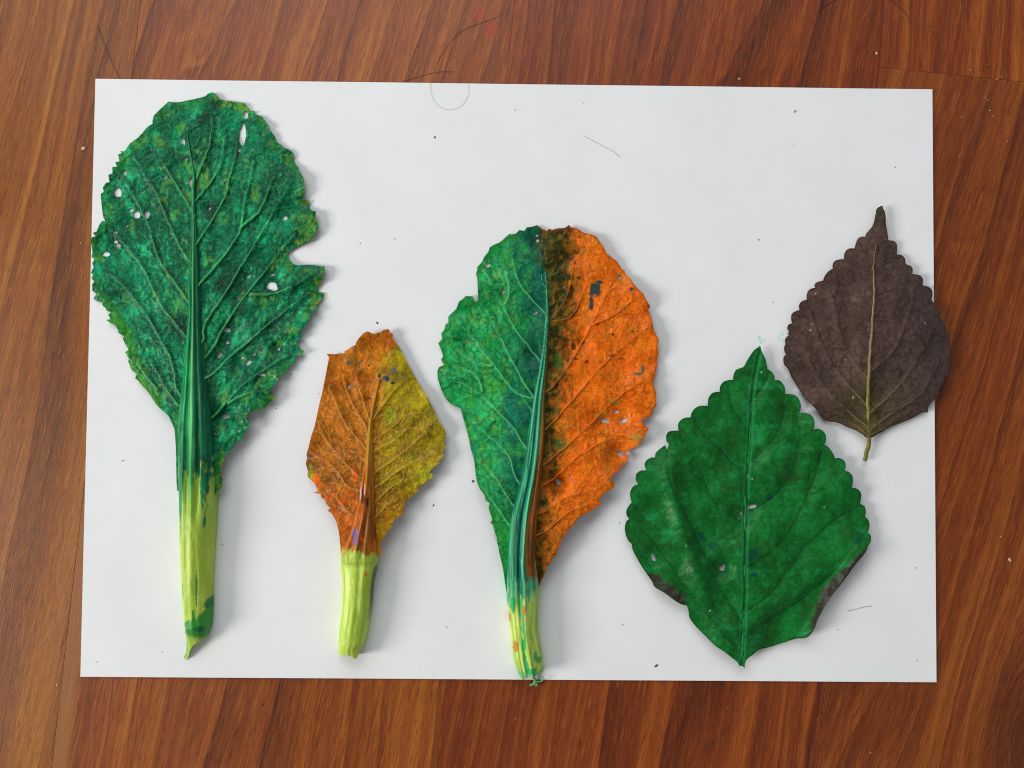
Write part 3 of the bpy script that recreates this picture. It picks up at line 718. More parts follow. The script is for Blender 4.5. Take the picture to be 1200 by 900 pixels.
stalk_part(at2, l2[::-1], rr2[::-1], [(444.4, 443)], lambda y: zm2(y) - .2,
           lambda y: interp(y, [(443, .5), (500, 1.2), (560, 2.2), (620, 3.0), (659, 4.4), (664, 4.0), (690, 6.0), (755, 6.0), (770, 5.0)]),
           colS2, M_stalk, lambda t, y: (.14 * np.exp(-((t + .1) / .12) ** 2) - .16 * np.exp(-((t - .25) / .12) ** 2) - .14 * np.exp(-((t + .45) / .12) ** 2)) * (1 - .9 * ss(640, 660, y)) + .006 * np.cos(t * 14),
           bottom=[(418, 771.5), (414, 768), (406.5, 764.5), (400, 767), (395, 767.5)], floor_below=640)

# ================================================================== half green, half orange leaf
o3 = G1([(690,55),(700,68),(730,72),(755,90),(790,100),(820,110),(835,130),(848,145),(860,165),(875,195),(895,210),(920,230),(935,250),(945,270),(960,275),(965,295),(985,310),(1000,335),(1020,360),(1050,390),(1070,430),(1085,450),(1075,470),(1090,500),(1095,535),(1100,560),(1115,590),(1128,615),(1120,640),(1125,680),(1117,720),(1120,740),(1110,770),(1105,800),(1097,825)]) \
   + G2([(1110,0),(1100,25),(1095,40),(1105,60),(1115,90),(1112,110),(1115,150),(1095,165),(1090,195),(1070,205),(1040,220),(1060,240),(1078,260),(1065,280),(1055,310),(1030,325),(1025,345),(995,355),(965,375),(980,395),(965,425),(945,440),(935,465),(910,475),(890,495),(912,530),(905,545),(880,560),(860,575),(835,600),(845,625),(825,635),(800,655),(770,670),(745,685),(728,700),(715,725),(690,745),(685,765),(660,780),(658,810),(640,830)]) \
   + G3([(485,130),(490,150),(470,170),(460,205),(445,220),(430,240),(415,265),(400,300),(385,330),(376,355),(330,400),(260,400),(222,400),(212,340),(200,260),(185,200),(175,140),(160,80),(150,50)]) \
   + G2([(345,830),(330,780),(318,720),(308,717),(318,700),(305,660),(300,640),(306,620),(285,605),(280,580),(260,555),(245,520),(235,460),(230,410),(215,360),(205,310),(190,250),(175,200),(165,160),(140,150),(120,140),(95,115),(75,80),(65,50),(55,20)]) \
   + G1([(52,765),(60,745),(85,735),(70,710),(80,690),(65,650),(55,630),(75,610),(70,580),(85,565),(90,540),(105,530),(105,500),(125,480),(145,460),(155,430),(175,415),(190,400),(225,402),(230,420),(240,432),(250,415),(247,360),(245,310),(238,295),(247,270),(242,262),(265,240),(280,210),(300,185),(305,165),(330,150),(355,140),(378,120),(400,100),(430,100),(450,80),(475,85),(485,68),(510,65),(535,56),(560,75),(585,85),(597,72),(605,82),(640,72),(670,70)])
h3 = holes(G1, 4.138, [(525,484,14,6,-15),(372,378,8,10,0),(936,308,8,10,20),(297,252,10,9,0),(278,268,6,8,0),(537,131,6,7,0),(535,108,6,5,0),(190,615,7,6,0),(76,760,6,4,0),(355,265,5,7,0),(332,498,5,6,0),(325,217,7,4,0),(760,626,5,9,0),(697,208,7,5,20),(520,686,5,5,0)]) \
   + holes(G2, 4.138, [(862,219,21,9,15),(955,219,18,9,-15),(920,176,11,7,-10),(937,377,22,8,25),(640,517,10,14,-30)])
m3 = G1([(550,170),(575,280),(586,366 + 60),(586,480),(575,640),(565,760)]) + [(632, 464), (629, 512), (623, 560), (614, 600), (611, 656), (612, 720)]
v3 = [G1([(580,490),(470,370),(425,260),(415,180)]), G1([(555,720),(430,560),(340,390),(275,270)]), G1([(380,440),(402,370),(385,290),(355,220)]),
      G1([(510,880),(400,690),(320,520),(260,420)]), G1([(430,865),(330,740),(230,610),(150,520)]), G2([(512,170),(440,80),(340,-15)]) ,
      G2([(482,350),(400,230),(280,110),(180,40),(110,10)]), G2([(435,500),(400,390),(300,290),(200,200)]), G2([(412,620),(340,500),(245,400)]),
      G2([(400,720),(330,620),(270,540)]), G1([(270,869),(250,800),(190,760),(130,740)]), G1([(320,740),(230,720),(150,660)]),
      G1([(598,530),(680,400),(712,260),(705,180)]), G1([(605,845),(690,740),(790,560),(890,350),(910,320)]), G1([(700,500),(760,380),(800,300)]),
      G1([(800,540),(900,500),(960,450),(1050,390)]), G2([(592,250),(680,150),(800,10)]) + G1([(900,690),(1060,560),(1090,540)]),
      G2([(588,420),(760,270),(900,130),(1010,50),(1080,10)]), G2([(588,520),(740,390),(880,310),(1040,240)]),
      G2([(575,660),(680,590),(800,560),(890,520)]), G2([(570,760),(680,670),(800,620)]), G2([(760,280),(900,290),(1000,250)]), G1([(620,330+90),(560,330),(560,200)])]
xm3 = lambda y: np.interp(y, [265, 291, 318, 366, 419, 464, 512, 560, 600, 656, 720], [632, 634, 639, 641.6, 638.5, 633, 629, 623, 614, 611, 612])
zm3 = lambda y: interp(y, [(260, 2.2), (330, 2.6), (420, 3.6), (520, 5.6), (600, 7.4), (660, 6.4), (710, 3.8), (790, 2.2)])
def z3(x, y):
    u = x - xm3(y); r = np.abs(u)
    mg = 1.9 + 1.4 * ss(0, 30, u) + 3.0 * ss(440, 620, y)
    z = zm3(y) + (mg - zm3(y)) * ss(5, 120, r) + 1.5 * (fbm(x / 55, y / 55, 2, 24) - .5) * ss(5, 60, r)
    z = z + .6 * ss(60, 120, r) * np.sin(y / 9 + 3 * vnoise(x / 30, y / 30, 16))
    return np.maximum(z, PZ + .4)
def relief3(x, y, D): return quilt(x, y, D, 12, .45, .11, 17, 1.1, .07)
def col3(x, y, D=None):
    n1 = fbm(x / 18, y / 18, 4, 61); n2 = fbm(x / 6, y / 6, 3, 66); n3 = fbm(x / 10, y / 10, 3, 71)
    xm = xm3(y); u = x - xm
    g = mix(C(18, 128, 60), C(44, 170, 92), ss(.3, .7, n1 * .6 + n2 * .4))
    g = mix(g, C(62, 152, 52), .7 * ss(.54, .72, n3)); g = mix(g, C(110, 150, 46), .32 * ss(.60, .80, fbm(x / 8, y / 8, 3, 76)))
    g = mix(g, C(8, 74, 68), .85 * (1 - ss(12, 60, -u)) * ss(.32, .6, n1 + .1))
    g = mix(g, C(40, 150, 40), .6 * ss(560, 620, y) * (u < -8))
    g = mix(g, C(20, 116, 98), .7 * spots(x, y, [(632, 320, 10, 18), (556, 525, 3, 10), (600, 480, 9, 40)]))
    og = mix(C(192, 84, 7), C(216, 101, 14), ss(.3, .7, n1)); og = mix(og, C(176, 90, 10), .3 * ss(.55, .75, n3)); og = mix(og, C(228, 106, 18), .5 * ss(.52, .7, n2))
    og = mix(og, C(146, 104, 22), .4 * ss(.6, .8, fbm(x / 14, y / 14, 4, 81)))
    og = mix(og, C(150, 120, 34), .8 * spots(x, y, [(700, 282, 7, 5), (748, 512, 10, 6), (720, 470, 8, 5), (706, 486, 8, 4)]))
    og = mix(og, C(228, 92, 16), .6 * spots(x, y, [(684, 520, 9, 14), (676, 540, 8, 10), (740, 430, 20, 12)]))
    ob = C(30, 38, 6); ob = mix(np.broadcast_to(ob, x.shape + (3,)), C(74, 72, 12), .8 * ss(.42, .68, n2))
    bd = np.interp(y, [262, 300, 340, 400, 440, 480, 520, 580, 620, 680], [667, 672, 668, 664, 660, 656, 654, 646, 640, 640]) + 16 * (fbm(x / 10, y / 10, 3, 86) - .5)
    c = mix(g, C(4, 60, 50), .7 * ss(-30, -2, u) * ss(.3, .6, n3))
    c = mix(c, ob, np.where(y < 315, ss(-14, 8, u + 10 * (n3 - .5)), ss(-4, 5, u - 1 + 8 * (n3 - .5))))
    c = mix(c, C(84, 50, 10), .75 * ss(470, 540, y) * ss(0, 4, u - 3) * ss(.3, .55, n2))
    og = mix(og, C(112, 70, 14), .7 * (1 - ss(0, 26, x - bd)) * ss(.36, .62, n3)); og = mix(og, C(132, 82, 16), .7 * ss(590, 640, y))
    c = mix(c, og, ss(-13, 15, x - bd + 26 * (n2 - .5)))
    c = mix(c, C(50, 92, 30), .7 * spots(x, y, [(656, 520, 8, 12), (655, 422, 6, 12)]))
    if D is not None:
        k = (u < 0) * 1.0
        c = c * (1 + .45 * (fbm(x / 2.4, y / 2.4, 2, 79) - .5))[..., None]
        c = mix(c, C(4, 62, 38), np.clip(.7 * D['net'], 0, .8) * k); c = mix(c, C(2, 60, 38), .6 * D['sv'] * k); c = mix(c, C(140, 60, 4), .4 * D['net'] * (1 - k)); c = mix(c, C(238, 138, 44), .3 * np.maximum(D['crease'], D['sv']) * (1 - k) * (x > bd)); c = mix(c, C(136, 62, 4), .3 * D['sh'] * (1 - k) * (x > bd)); c = mix(c, C(104, 106, 30), .5 * D['sv'] * (1 - k) * (x < bd))
        c = mix(c, C(10, 70, 50), .35 * k * np.exp(-((np.minimum(D['dv'], D['dm']) - 4) / 1.8) ** 2))  # green half: painted shade and pooled paint along the main veins
        c = mix(c, C(24, 96, 30), .45 * k * (1 - ss(1.5, 7, D['edge']))); c = mix(c, C(120, 54, 8), .45 * (1 - k) * (1 - ss(1, 4, D['edge'])))
    c = mix(c, C(8, 60, 56), .95 * spots(x, y, [(697, 340, 8, 10), (693, 356, 3, 10), (740, 339, 3, 2.4), (702, 331, 6, 3)], hard=True))
    c = mix(c, C(60, 30, 10), .85 * spots(x, y, [(678, 326, 2.4, 1.8), (718, 392, 2.2, 2.6), (688, 424, 3, 2), (673, 420, 4, 2.4), (672, 406, 3, 5), (741, 388, 1.8, 2), (716, 417, 4, 1.6), (728, 420, 3, 1.4), (700, 380, 4, 1.6)], hard=True))
    c = mix(c, C(40, 84, 60), .9 * spots(x, y, [(747, 438, 6, 2), (753, 433, 2, 5)], hard=True))
    return c
def vcol3(x, y):
    u = x - xm3(y)
    return mix(mix(col3(x, y), C(78, 170, 108), .55 * (u < 0)), C(196, 104, 32), .3 * (u > 6))
r3_, at3 = leaf('mustard_leaf', 'leaf painted half green and half orange, split along its midrib', 'leaf',
     (614, 730), o3, h3, v3, m3, z3, relief3, col3, M_leaf_two, vein_h=.75, vein_col=vcol3, corner=40, rn=2, vein_w=(3.8, 1.1))
def colS3(x, y, t):
    st = fbm(t * 6 + 9, y / 40, 4, 93); st2 = fbm(t * 12 + 9, y / 26, 3, 98)
    c = mix(C(142, 176, 62), C(190, 206, 104), ss(.35, .65, st))
    tq = mix(C(12, 112, 92), C(66, 168, 118), ss(.4, .66, st2)); tq = mix(tq, C(8, 82, 78), .8 * np.exp(-((t + .2) / .12) ** 2)); tq = mix(tq, C(92, 170, 104), .7 * np.exp(-((t - .12) / .1) ** 2) + .55 * np.exp(-((t + .72) / .1) ** 2))
    br = mix(C(92, 56, 16), C(128, 78, 26), ss(.4, .6, st2)); br = mix(br, C(70, 78, 24), ss(520, 440, y) * .9)
    p = mix(tq, br, ss(-.08, .1, t - np.interp(y, [300, 400, 520, 600, 660], [.3, .35, .4, .25, .35])))
    sn = fbm(t * 10 + 7, y / 70, 4, 107); p = p * (1 + 1.5 * (sn - .5))[..., None]; p = mix(p, C(4, 56, 48), .6 * ss(.56, .68, fbm(t * 7 + 2, y / 90, 3, 109)) * (t < .3))
    p = mix(p, C(164, 84, 34), .8 * spots(x, y, [(622, 606, 3, 7), (619, 670, 3, 9), (617, 640, 2, 30)]))
    p = mix(p, tq, ss(672, 684, y + 6 * (st - .5)))
    lim = 703 + 26 * (st2 - .5) * 2 - 30 * ss(.55, .9, t) + 8 * np.cos(t * 8)
    c = mix(c, p, 1 - ss(-8, 8, y - lim + 30 * (fbm(t * 9 + 3, y / 9, 4, 17) - .5)))
    c = mix(c, C(24, 150, 84), .9 * ss(.58, .7, .45 * fbm(t * 5 + 3, y / 9, 4, 103) + .5 * np.exp(-((t + .12 - .5 * (fbm(y / 18, y * 0, 2, 8) - .5)) / .26) ** 2)) * (y > 690))
    c = mix(c, C(24, 146, 80), .85 * spots(x, y, [(627, 768, 3, 8), (631, 772, 3, 5), (601, 706, 3, 12), (622, 784, 7, 4)], hard=True))
    c = mix(c, C(176, 104, 30), .85 * spots(x, y, [(614, 712, 3, 6), (604, 756, 3, 9), (597, 725, 2, 9), (613, 724, 1.6, 3)], hard=True))
    c = mix(c, C(30, 150, 92), .7 * ss(782, 788, y + 5 * (st2 - .5)))
    return c
l3 = [(632, 297), (637.7, 318), (639.5, 366), (634, 419), (625.7, 464), (618.4, 512), (610.5, 560), (599.5, 606), (595, 656), (593.8, 700), (595.7, 717), (597.5, 737), (599.9, 759), (602.3, 776), (606, 788)]
rr3 = [(633.5, 297), (640, 318), (643.5, 366), (642.6, 419), (640, 464), (639, 512), (635, 560), (630, 606), (628, 656), (631.5, 688), (631, 710), (631, 737), (634, 756.5), (636.6, 771), (637.8, 787)]
stalk_part(at3, l3[::-1], rr3[::-1], [(632, 291)], lambda y: zm3(y) - .2,
           lambda y: interp(y, [(290, .5), (400, 1.2), (480, 1.8), (560, 2.6), (640, 3.6), (700, 5.0), (740, 6.0), (795, 5.6)]),
           colS3, M_stalk, lambda t, y: .16 * np.exp(-((t - .12) / .1) ** 2) + .14 * np.exp(-((t + .65) / .1) ** 2) + (- .2 * np.exp(-((t + .2) / .12) ** 2) - .2 * np.exp(-((t - .42) / .12) ** 2)) * (1 - .6 * ss(690, 730, y)),
           bottom=[(630.5, 788), (625.5, 792.5), (620.5, 789), (617, 788.5), (614.6, 794.5), (609.7, 793)], floor_below=650)

def tube(name, pts, rad, mat, parent=None, zs=None, col=None, sub=6, taper=(1, 1)):
    L = smooth_line(pts, sub); n = len(L)
    z = np.interp(np.linspace(0, 1, n), np.linspace(0, 1, len(zs)), zs) if zs is not None else np.full(n, PZ + .1)
    c = P(L[:, 0], L[:, 1], z); T = np.gradient(c, axis=0); T /= np.linalg.norm(T, axis=1)[:, None] + 1e-12
    S = np.cross(T, [0, 0, 1.0]); S /= np.linalg.norm(S, axis=1)[:, None] + 1e-12; U = np.cross(S, T)
    r = rad / 1000 * np.linspace(taper[0], taper[1], n); K = 6; V = []; F = []
    for k in range(K):
        a = 2 * math.pi * k / K; V.append(c + (S * math.cos(a) + U * math.sin(a)) * r[:, None])
    V = np.array(V).transpose(1, 0, 2).reshape(-1, 3)
    for i in range(n - 1):
        for k in range(K): F.append((i*K+k, i*K+(k+1)%K, (i+1)*K+(k+1)%K, (i+1)*K+k))
    F += [tuple(range(K))[::-1], tuple(range((n-1)*K, n*K))]
    return link_mesh(name, V, F, mat, parent, None if col is None else np.tile(col, (len(V), 1)))
for pts, rad, zs in (([(621, 786), (624, 792), (627, 797), (626, 801), (621, 803)], .55, [3, 2.2, 1.6, 1.3, 1.0]),
                     ([(627, 798), (631, 799), (635.5, 797.5), (636.5, 794), (632, 793)], .22, [1.6, 1.8, 2.4, 2.6, 2.2]),
                     ([(626, 798), (629, 802), (628, 804)], .4, [1.5, 1.2, .9]),
                     ([(610, 789), (611, 793), (614, 795)], .5, [2.2, 1.6, 1.3])):
    at3(tube('shred', pts, rad, M_stalk, zs=zs, col=C(84, 176, 110), taper=(1, .7)))

# ================================================================== green perilla leaf
o4 = H1([(640,58),(648,85),(660,110),(668,140),(672,160),(690,170),(702,190),(703,208),(725,210),(742,228),(750,250),(748,268),(775,270),(800,280),(815,305),(818,335),(812,352),(840,352),(862,362),(875,385),(875,412),(868,425),(895,422),(918,435),(928,455),(925,480),(918,492),(935,500),(950,520),(962,540),(965,552),(985,550),(1005,560),(1015,580),(1010,605),(1030,612),(1045,630),(1045,665),(1040,680),(1065,685),(1082,705),(1082,735),(1078,750)]) \
   + H2([(1098,48),(1102,72),(1098,95),(1115,110),(1120,135),(1112,165),(1128,180),(1125,205),(1110,225),(1105,240),(1080,275),(1050,315),(1010,370),(970,420),(930,480),(895,540),(875,590),(845,625),(795,630),(750,645),(700,662),(635,680),(610,700),(580,725),(572,745),(572,760),(560,750),(548,750),(540,735),(510,710),(470,680),(440,660),(400,620),(360,580),(330,540),(325,510),(318,485),(290,478),(260,460),(220,430),(175,402),(165,380),(130,330),(100,280),(80,240),(75,215),(60,200),(48,170),(45,140),(52,115),(65,105),(52,85),(55,60)]) \
   + H1([(75,745),(68,715),(72,690),(88,670),(105,668),(93,645),(95,620),(115,605),(140,605),(132,580),(140,560),(160,548),(178,548),(180,530),(200,510),(222,493),(232,515),(240,488),(228,475),(230,445),(245,432),(285,430),(280,405),(290,385),(310,373),(335,372),(340,350),(355,330),(380,320),(408,322),(412,290),(425,268),(445,260),(463,260),(465,235),(480,215),(505,207),(520,207),(522,185),(535,162),(565,150),(580,125),(600,95),(615,75)])
h4 = holes(H2, 3.75, [(605,52,20,7,-8),(557,78,5,11,5),(546,101,6,5,0),(168,265,8,9,0),(173,280,9,7,30),(468,322,13,6,25),(477,312,7,9,0)])
m4 = H1([(638,75),(605,250),(595,480),(578,700)]) + H2([(574,200),(570,500),(560,735)])
v4 = [H1([(598,570),(700,470),(742,380),(750,290)]), H1([(585,790),(700,720),(780,620),(815,480),(810,360)]),
      H2([(572,330),(700,240),(790,120)]) + H1([(880,640),(910,520)]), H2([(568,520),(700,420),(800,280),(930,140),(1060,60)]),
      H2([(562,640),(700,540),(850,440),(980,330)]),
      H1([(598,450),(520,330),(500,240)]), H1([(588,640),(470,520),(380,430),(350,360)]), H2([(575,130),(440,30)]) + H1([(360,560),(290,450)]),
      H2([(566,560),(460,400),(380,230),(310,80)]) + H1([(245,650),(232,520)]), H2([(555,690),(440,560),(330,420),(220,270),(120,150)]),
      H1([(604,300),(660,230),(680,180)])]
def z4(x, y):
    u = x - np.interp(y, [400, 460, 520, 600, 780], [890, 881, 878.5, 873.5, 869.5])
    z = 2.6 + 1.6 * fbm(x / 60, y / 60, 2, 44)
    ridge = np.interp(y, [520, 560, 640, 720, 760], [781, 784, 806, 830, 860])
    z = z + 2.3 * np.exp(-((x - ridge) / 11) ** 2) * ss(505, 560, y) * ss(775, 720, y)
    z = z + 1.3 * np.exp(-(u / 26) ** 2) * ss(560, 700, y)
    rd = np.interp(y, [560, 640, 700, 760], [925, 935, 938, 900])
    z = z - .9 * np.exp(-((x - rd) / 14) ** 2)
    rr = x - np.interp(y, [635, 660, 700, 735, 750], [1012, 998, 972, 955, 944])        # rolled margin
    z = z + 3.2 * np.exp(-((rr - 2) / 10) ** 2) * ss(632, 655, y) * ss(752, 735, y)
    z = z + 2.0 * np.exp(-((x - 783) ** 2 + (y - 694) ** 2) / 260)
    z = z + .5 * np.sin(y / 13 + x / 19)
    return np.maximum(z, PZ + .4)
def relief4(x, y, D):
    wx = x + 6 * (fbm(x / 9, y / 9, 2, 5) - .5); wy = y + 6 * (fbm(x / 9, y / 9, 2, 15) - .5)
    f, _ = worley(wx / 15, wy / 8.5, 41); D['net'] = np.exp(-(f / .10) ** 2)
    d = D['dv']
    return (-.16 * np.exp(-(d / 1.8) ** 2) + .5 * ss(0, 13, d)) * (.4 + 1.1 * fbm(x / 25, y / 25, 2, 49)) - .05 * D['net'] + .04 * ss(0, .4, f) - .35 * np.exp(-(D['dm'] / 2) ** 2) + .12 * (fbm(x / 5, y / 5, 2, 48) - .5) + 1.1 * (fbm(x / 24, y / 24, 2, 52) - .5)
def col4(x, y, D=None):
    n1 = fbm(x / 24, y / 24, 4, 111); n2 = fbm(x / 8, y / 8, 4, 116); st = fbm(x / 16, y / 5, 3, 121)
    c = mix(C(14, 86, 30), C(20, 106, 44), ss(.3, .7, n1 * .5 + n2 * .5))
    c = mix(c, C(28, 76, 24), .45 * ss(.52, .75, fbm(x / 22, y / 22, 3, 126)))
    c = c * (1 + .25 * (fbm(x / 2.6, y / 2.6, 2, 80) - .5))[..., None]
    c = mix(c, C(28, 128, 66), .35 * ss(.56, .74, st * .5 + n2 * .5))
    c = mix(c, C(40, 160, 94), .45 * (.3 + .7 * fbm(x / 6, y / 6, 3, 88)) * spots(x, y, [(873, 499, 6, 5), (888, 508, 9, 14), (917, 527, 12, 10), (782, 625, 9, 9), (890, 452, 18, 6), (912, 500, 5, 4), (780, 632, 12, 6), (866, 648, 5, 5), (868, 760, 4, 14), (850, 735, 12, 6), (858, 634, 5, 4), (765, 606, 9, 8)]))  # light green paint dabs, with glossy highlights painted in among them
    c = mix(c, C(36, 62, 24), .55 * spots(x, y, [(852, 571, 9, 4), (846, 549, 8, 6), (880, 436, 9, 6), (930, 560, 20, 5), (765, 680, 6, 5)]))
    c = mix(c, C(9, 62, 58), .75 * spots(x, y, [(823, 629, 4.5, 5), (834, 640, 5.5, 6), (882, 649, 5, 7), (884, 673, 4, 3.4), (902, 583, 4, 4), (1005, 633, 4, 5), (879, 655, 4, 4)], hard=True))
    if D is not None:
        c = mix(c, C(8, 56, 22), .3 * D['net']); c = mix(c, C(8, 54, 20), .3 * np.exp(-(D['ds'] / 1.0) ** 2)); c = mix(c, C(8, 52, 20), .5 * np.exp(-(D['dv'] / 1.0) ** 2) * ss(.35, .6, n1) + .18 * np.exp(-(D['dv'] / 5) ** 2))  # fine vein lines, then groove shading painted along the laterals
        c = mix(c, C(30, 132, 72), .55 * np.exp(-((D['dm'] - 3) / 1.3) ** 2)); c = mix(c, C(14, 58, 34), .6 * np.exp(-(D['dm'] / 1.4) ** 2))
        e = D['edge'] + 5 * (n2 - .5)
        rim = np.clip(np.where((y > 640) & (x > 930), 1 - ss(5, 13, e + .22 * (np.abs(y - 690) - 20)), 0), 0, 1) * ss(748, 735, y)
        rim = np.maximum(rim, np.where((y > 672) & (x < 803) & (y < 716), 1 - ss(8, 14, e), 0))
        c = mix(c, mix(C(48, 40, 38), C(74, 67, 63), ss(.45, .7, n2)), .93 * rim)
        c = mix(c, C(24, 50, 20), .35 * (1 - ss(.8, 3, D['edge'])))
    c = mix(c, C(170, 190, 172), .8 * spots(x, y, [(892, 436, 1.1, 1.1), (965, 594, 1, 1), (881, 561, .8, .8), (804, 640, .9, 1.6), (832, 716, 1.1, 1)], hard=True))
    return c
r4_, at4 = leaf('perilla_leaf', 'broad glossy green leaf with scalloped margins and a pointed tip, near the paper\'s lower right', 'leaf',
     (870, 775), o4, h4, v4, m4, z4, relief4, col4, M_leaf_gloss, vein_sets=False, corner=48, rn=4, sp=.85)
at4(vein_part(m4[::-1], 3.6, 1.0, .35, lambda x, y: z4(x, y) - .25, lambda x, y: mix(col4(x, y), C(36, 132, 74), np.full(np.shape(x), .45)), M_leaf_gloss, None, name='midrib', sink=.2))

# ================================================================== dark purple perilla leaf
o5 = K1([(706,60),(701,68),(712,90),(720,120),(722,160),(730,210),(735,250),(738,268),(770,272),(788,290),(792,325),(788,355),(815,358),(838,378),(842,410),(850,418),(875,428),(886,450),(884,475),(905,476),(935,488),(948,510),(945,545),(975,550),(1000,568),(1008,600),(1000,630),(1020,660),(1045,690),(1058,720),(1055,745),(1075,770),(1085,800),(1090,825),(1110,840)]) \
   + K2([(1066,84),(1065,110),(1068,170),(1065,210),(1068,240),(1058,270),(1060,290),(1040,310),(1030,340),(1010,370),(1000,400),(985,430),(960,460),(940,490),(938,518),(910,515),(880,530),(845,550),(800,570),(750,590),(710,605),(670,630),(640,645),(612,662),(575,665),(560,650),(530,630),(500,615),(470,605),(430,585),(400,575),(370,572),(330,560),(310,535),(280,495),(240,455),(215,425),(190,390),(165,350),(140,310),(125,275),(115,255),(100,240),(92,215),(95,190),(108,178),(98,155),(98,130),(105,118),(102,95),(110,75),(125,65),(112,40)]) \
   + K1([(122,835),(135,832),(118,808),(125,785),(150,775),(142,745),(150,715),(175,700),(195,695),(192,665),(210,640),(240,632),(240,600),(250,575),(270,562),(290,560),(285,540),(300,525),(340,515),(348,490),(370,460),(400,440),(398,420),(410,395),(440,385),(468,385),(470,350),(485,325),(510,317),(532,320),(540,285),(555,255),(580,245),(598,247),(605,225),(635,190),(650,160),(660,110),(668,75),(690,60)])
m5 = K1([(662,300),(645,440),(648,620),(632,860)]) + K2([(606,60),(595,230),(585,430),(590,620),(588,700),(566,800)])
v5 = [K2([(600,280),(740,150),(800,10)]) + K1([(880,640),(890,560)]), K2([(598,527),(700,430),(800,320),(900,160),(960,40)]) ,
      K2([(610,615),(700,540),(880,420),(960,300),(1000,200)]), K2([(612,650),(720,580),(830,510)]),
      K2([(578,315),(500,220),(430,80)]) + K1([(415,720),(385,600)]), K2([(572,465),(430,310),(345,180),(290,60)]) + K1([(260,700)]),
      K2([(570,590),(400,450),(290,310),(240,200)]), K2([(572,640),(470,560),(390,500)]), K1([(625,760),(565,710)])]
xm5 = lambda y: np.interp(y, [240, 287, 350, 400, 460, 510, 545], [1030, 1026, 1024, 1021, 1017.5, 1018, 1013])
def z5(x, y):
    u = x - xm5(y)
    z = 2.0 + .9 * fbm(x / 50, y / 50, 2, 64) + .8 * np.exp(-(u / 16) ** 2) + .9 * ss(40, 95, np.abs(u)) * (u > 0) + .35 * np.sin(y / 12 + x / 17)
    z = z + .8 * np.exp(-((x - 1050) / 9) ** 2) * ss(330, 350, y) * ss(420, 380, y) - .5 * np.exp(-((x - 995) / 8) ** 2) * ss(330, 350, y) * ss(450, 400, y)
    return np.maximum(z, PZ + .4)
def relief5(x, y, D):
    f, _ = worley((x + 5 * (fbm(x / 9, y / 9, 2, 5) - .5)) / 13, (y + 5 * (fbm(x / 9, y / 9, 2, 25) - .5)) / 7, 61); D['net'] = np.exp(-(f / .10) ** 2)
    return .25 * np.exp(-(D['dv'] / 2.5) ** 2) - .12 * ss(0, 10, D['dv']) - .06 * D['net'] + .04 * ss(0, .4, f) + .12 * (fbm(x / 5, y / 5, 2, 68) - .5) + .45 * (fbm(x / 16, y / 16, 2, 72) - .5)
def col5(x, y, D=None):
    n1 = fbm(x / 20, y / 20, 4, 131); n2 = fbm(x / 6, y / 6, 3, 136); u = x - xm5(y)
    c = mix(C(68, 52, 46), C(86, 66, 58), ss(.3, .7, n1 * .6 + n2 * .4))
    c = mix(c, C(52, 42, 42), .75 * ss(0, 85, u)); c = mix(c, C(92, 74, 56), .5 * ss(-60, -95, u) * ss(.4, .6, n1))
    c = mix(c, C(66, 60, 32), .8 * np.exp(-(u / 38) ** 2) * ss(420, 480, y)); c = mix(c, C(56, 54, 34), .8 * ss(275, 248, y))
    c = mix(c, C(90, 84, 34), .6 * np.exp(-(u / 16) ** 2) * ss(480, 505, y))
    if D is not None: c = c * (1 + .35 * (fbm(x / 2.6, y / 2.6, 2, 82) - .5))[..., None]; c = mix(c, C(36, 28, 27), .35 * D['net']); c = mix(c, C(34, 26, 25), .4 * np.exp(-(D['ds'] / 1.0) ** 2)); c = mix(c, C(40, 32, 30), .4 * (1 - ss(.8, 2.5, D['edge'])))
    c = mix(c, C(170, 160, 150), .75 * spots(x, y, [(956, 344, 1, 1), (950, 387, 1.2, .9), (1084, 379, 1, 1), (975, 352, .8, .9), (1039, 281, 1.4, .5), (990, 421, 1, 1), (1000, 466, 1, 1.6)], hard=True))
    return c
r5_, at5 = leaf('perilla_leaf', 'unpainted dark purple brown leaf with a pale midrib, overhanging the paper\'s right edge', 'leaf',
     (1015, 530), o5, [], v5, m5, z5, relief5, col5, M_leaf_matt, vein_h=.38, sp=.8, corner=48, rn=4, vein_w=(2.3, .8),
     vein_col=lambda x, y: mix(col5(x, y), C(128, 108, 82), .55 * ss(95, 20, np.hypot(x - 1017, y - 500) * .8)))
def colM5(x, y):
    c = mix(C(150, 118, 100), C(138, 128, 62), ss(380, 470, y) * np.ones(np.shape(x))); c = mix(c, C(112, 112, 44), ss(500, 535, y)); c = mix(c, C(104, 82, 70), ss(340, 290, y))
    return mix(c, C(96, 84, 48), .4 * fbm(x / 3, y / 9, 2, 3))
at5(vein_part(K1([(662,300),(645,440),(648,620),(632,860)]) + K2([(606,60),(595,230),(585,430)]), 2.0, 4.6, .55, lambda x, y: z5(x, y), colM5, M_leaf_matt, None, name='midrib'))
at5(vein_part(K2([(585,420),(590,560),(592,640),(588,700),(566,802)]), 5.0, 5.0, 1.1, lambda x, y: np.interp(y, [460, 510, 545], [2.6, 2.8, 2.2]) + 0 * x, colM5, M_leaf_matt, None, name='stalk', sink=.1))

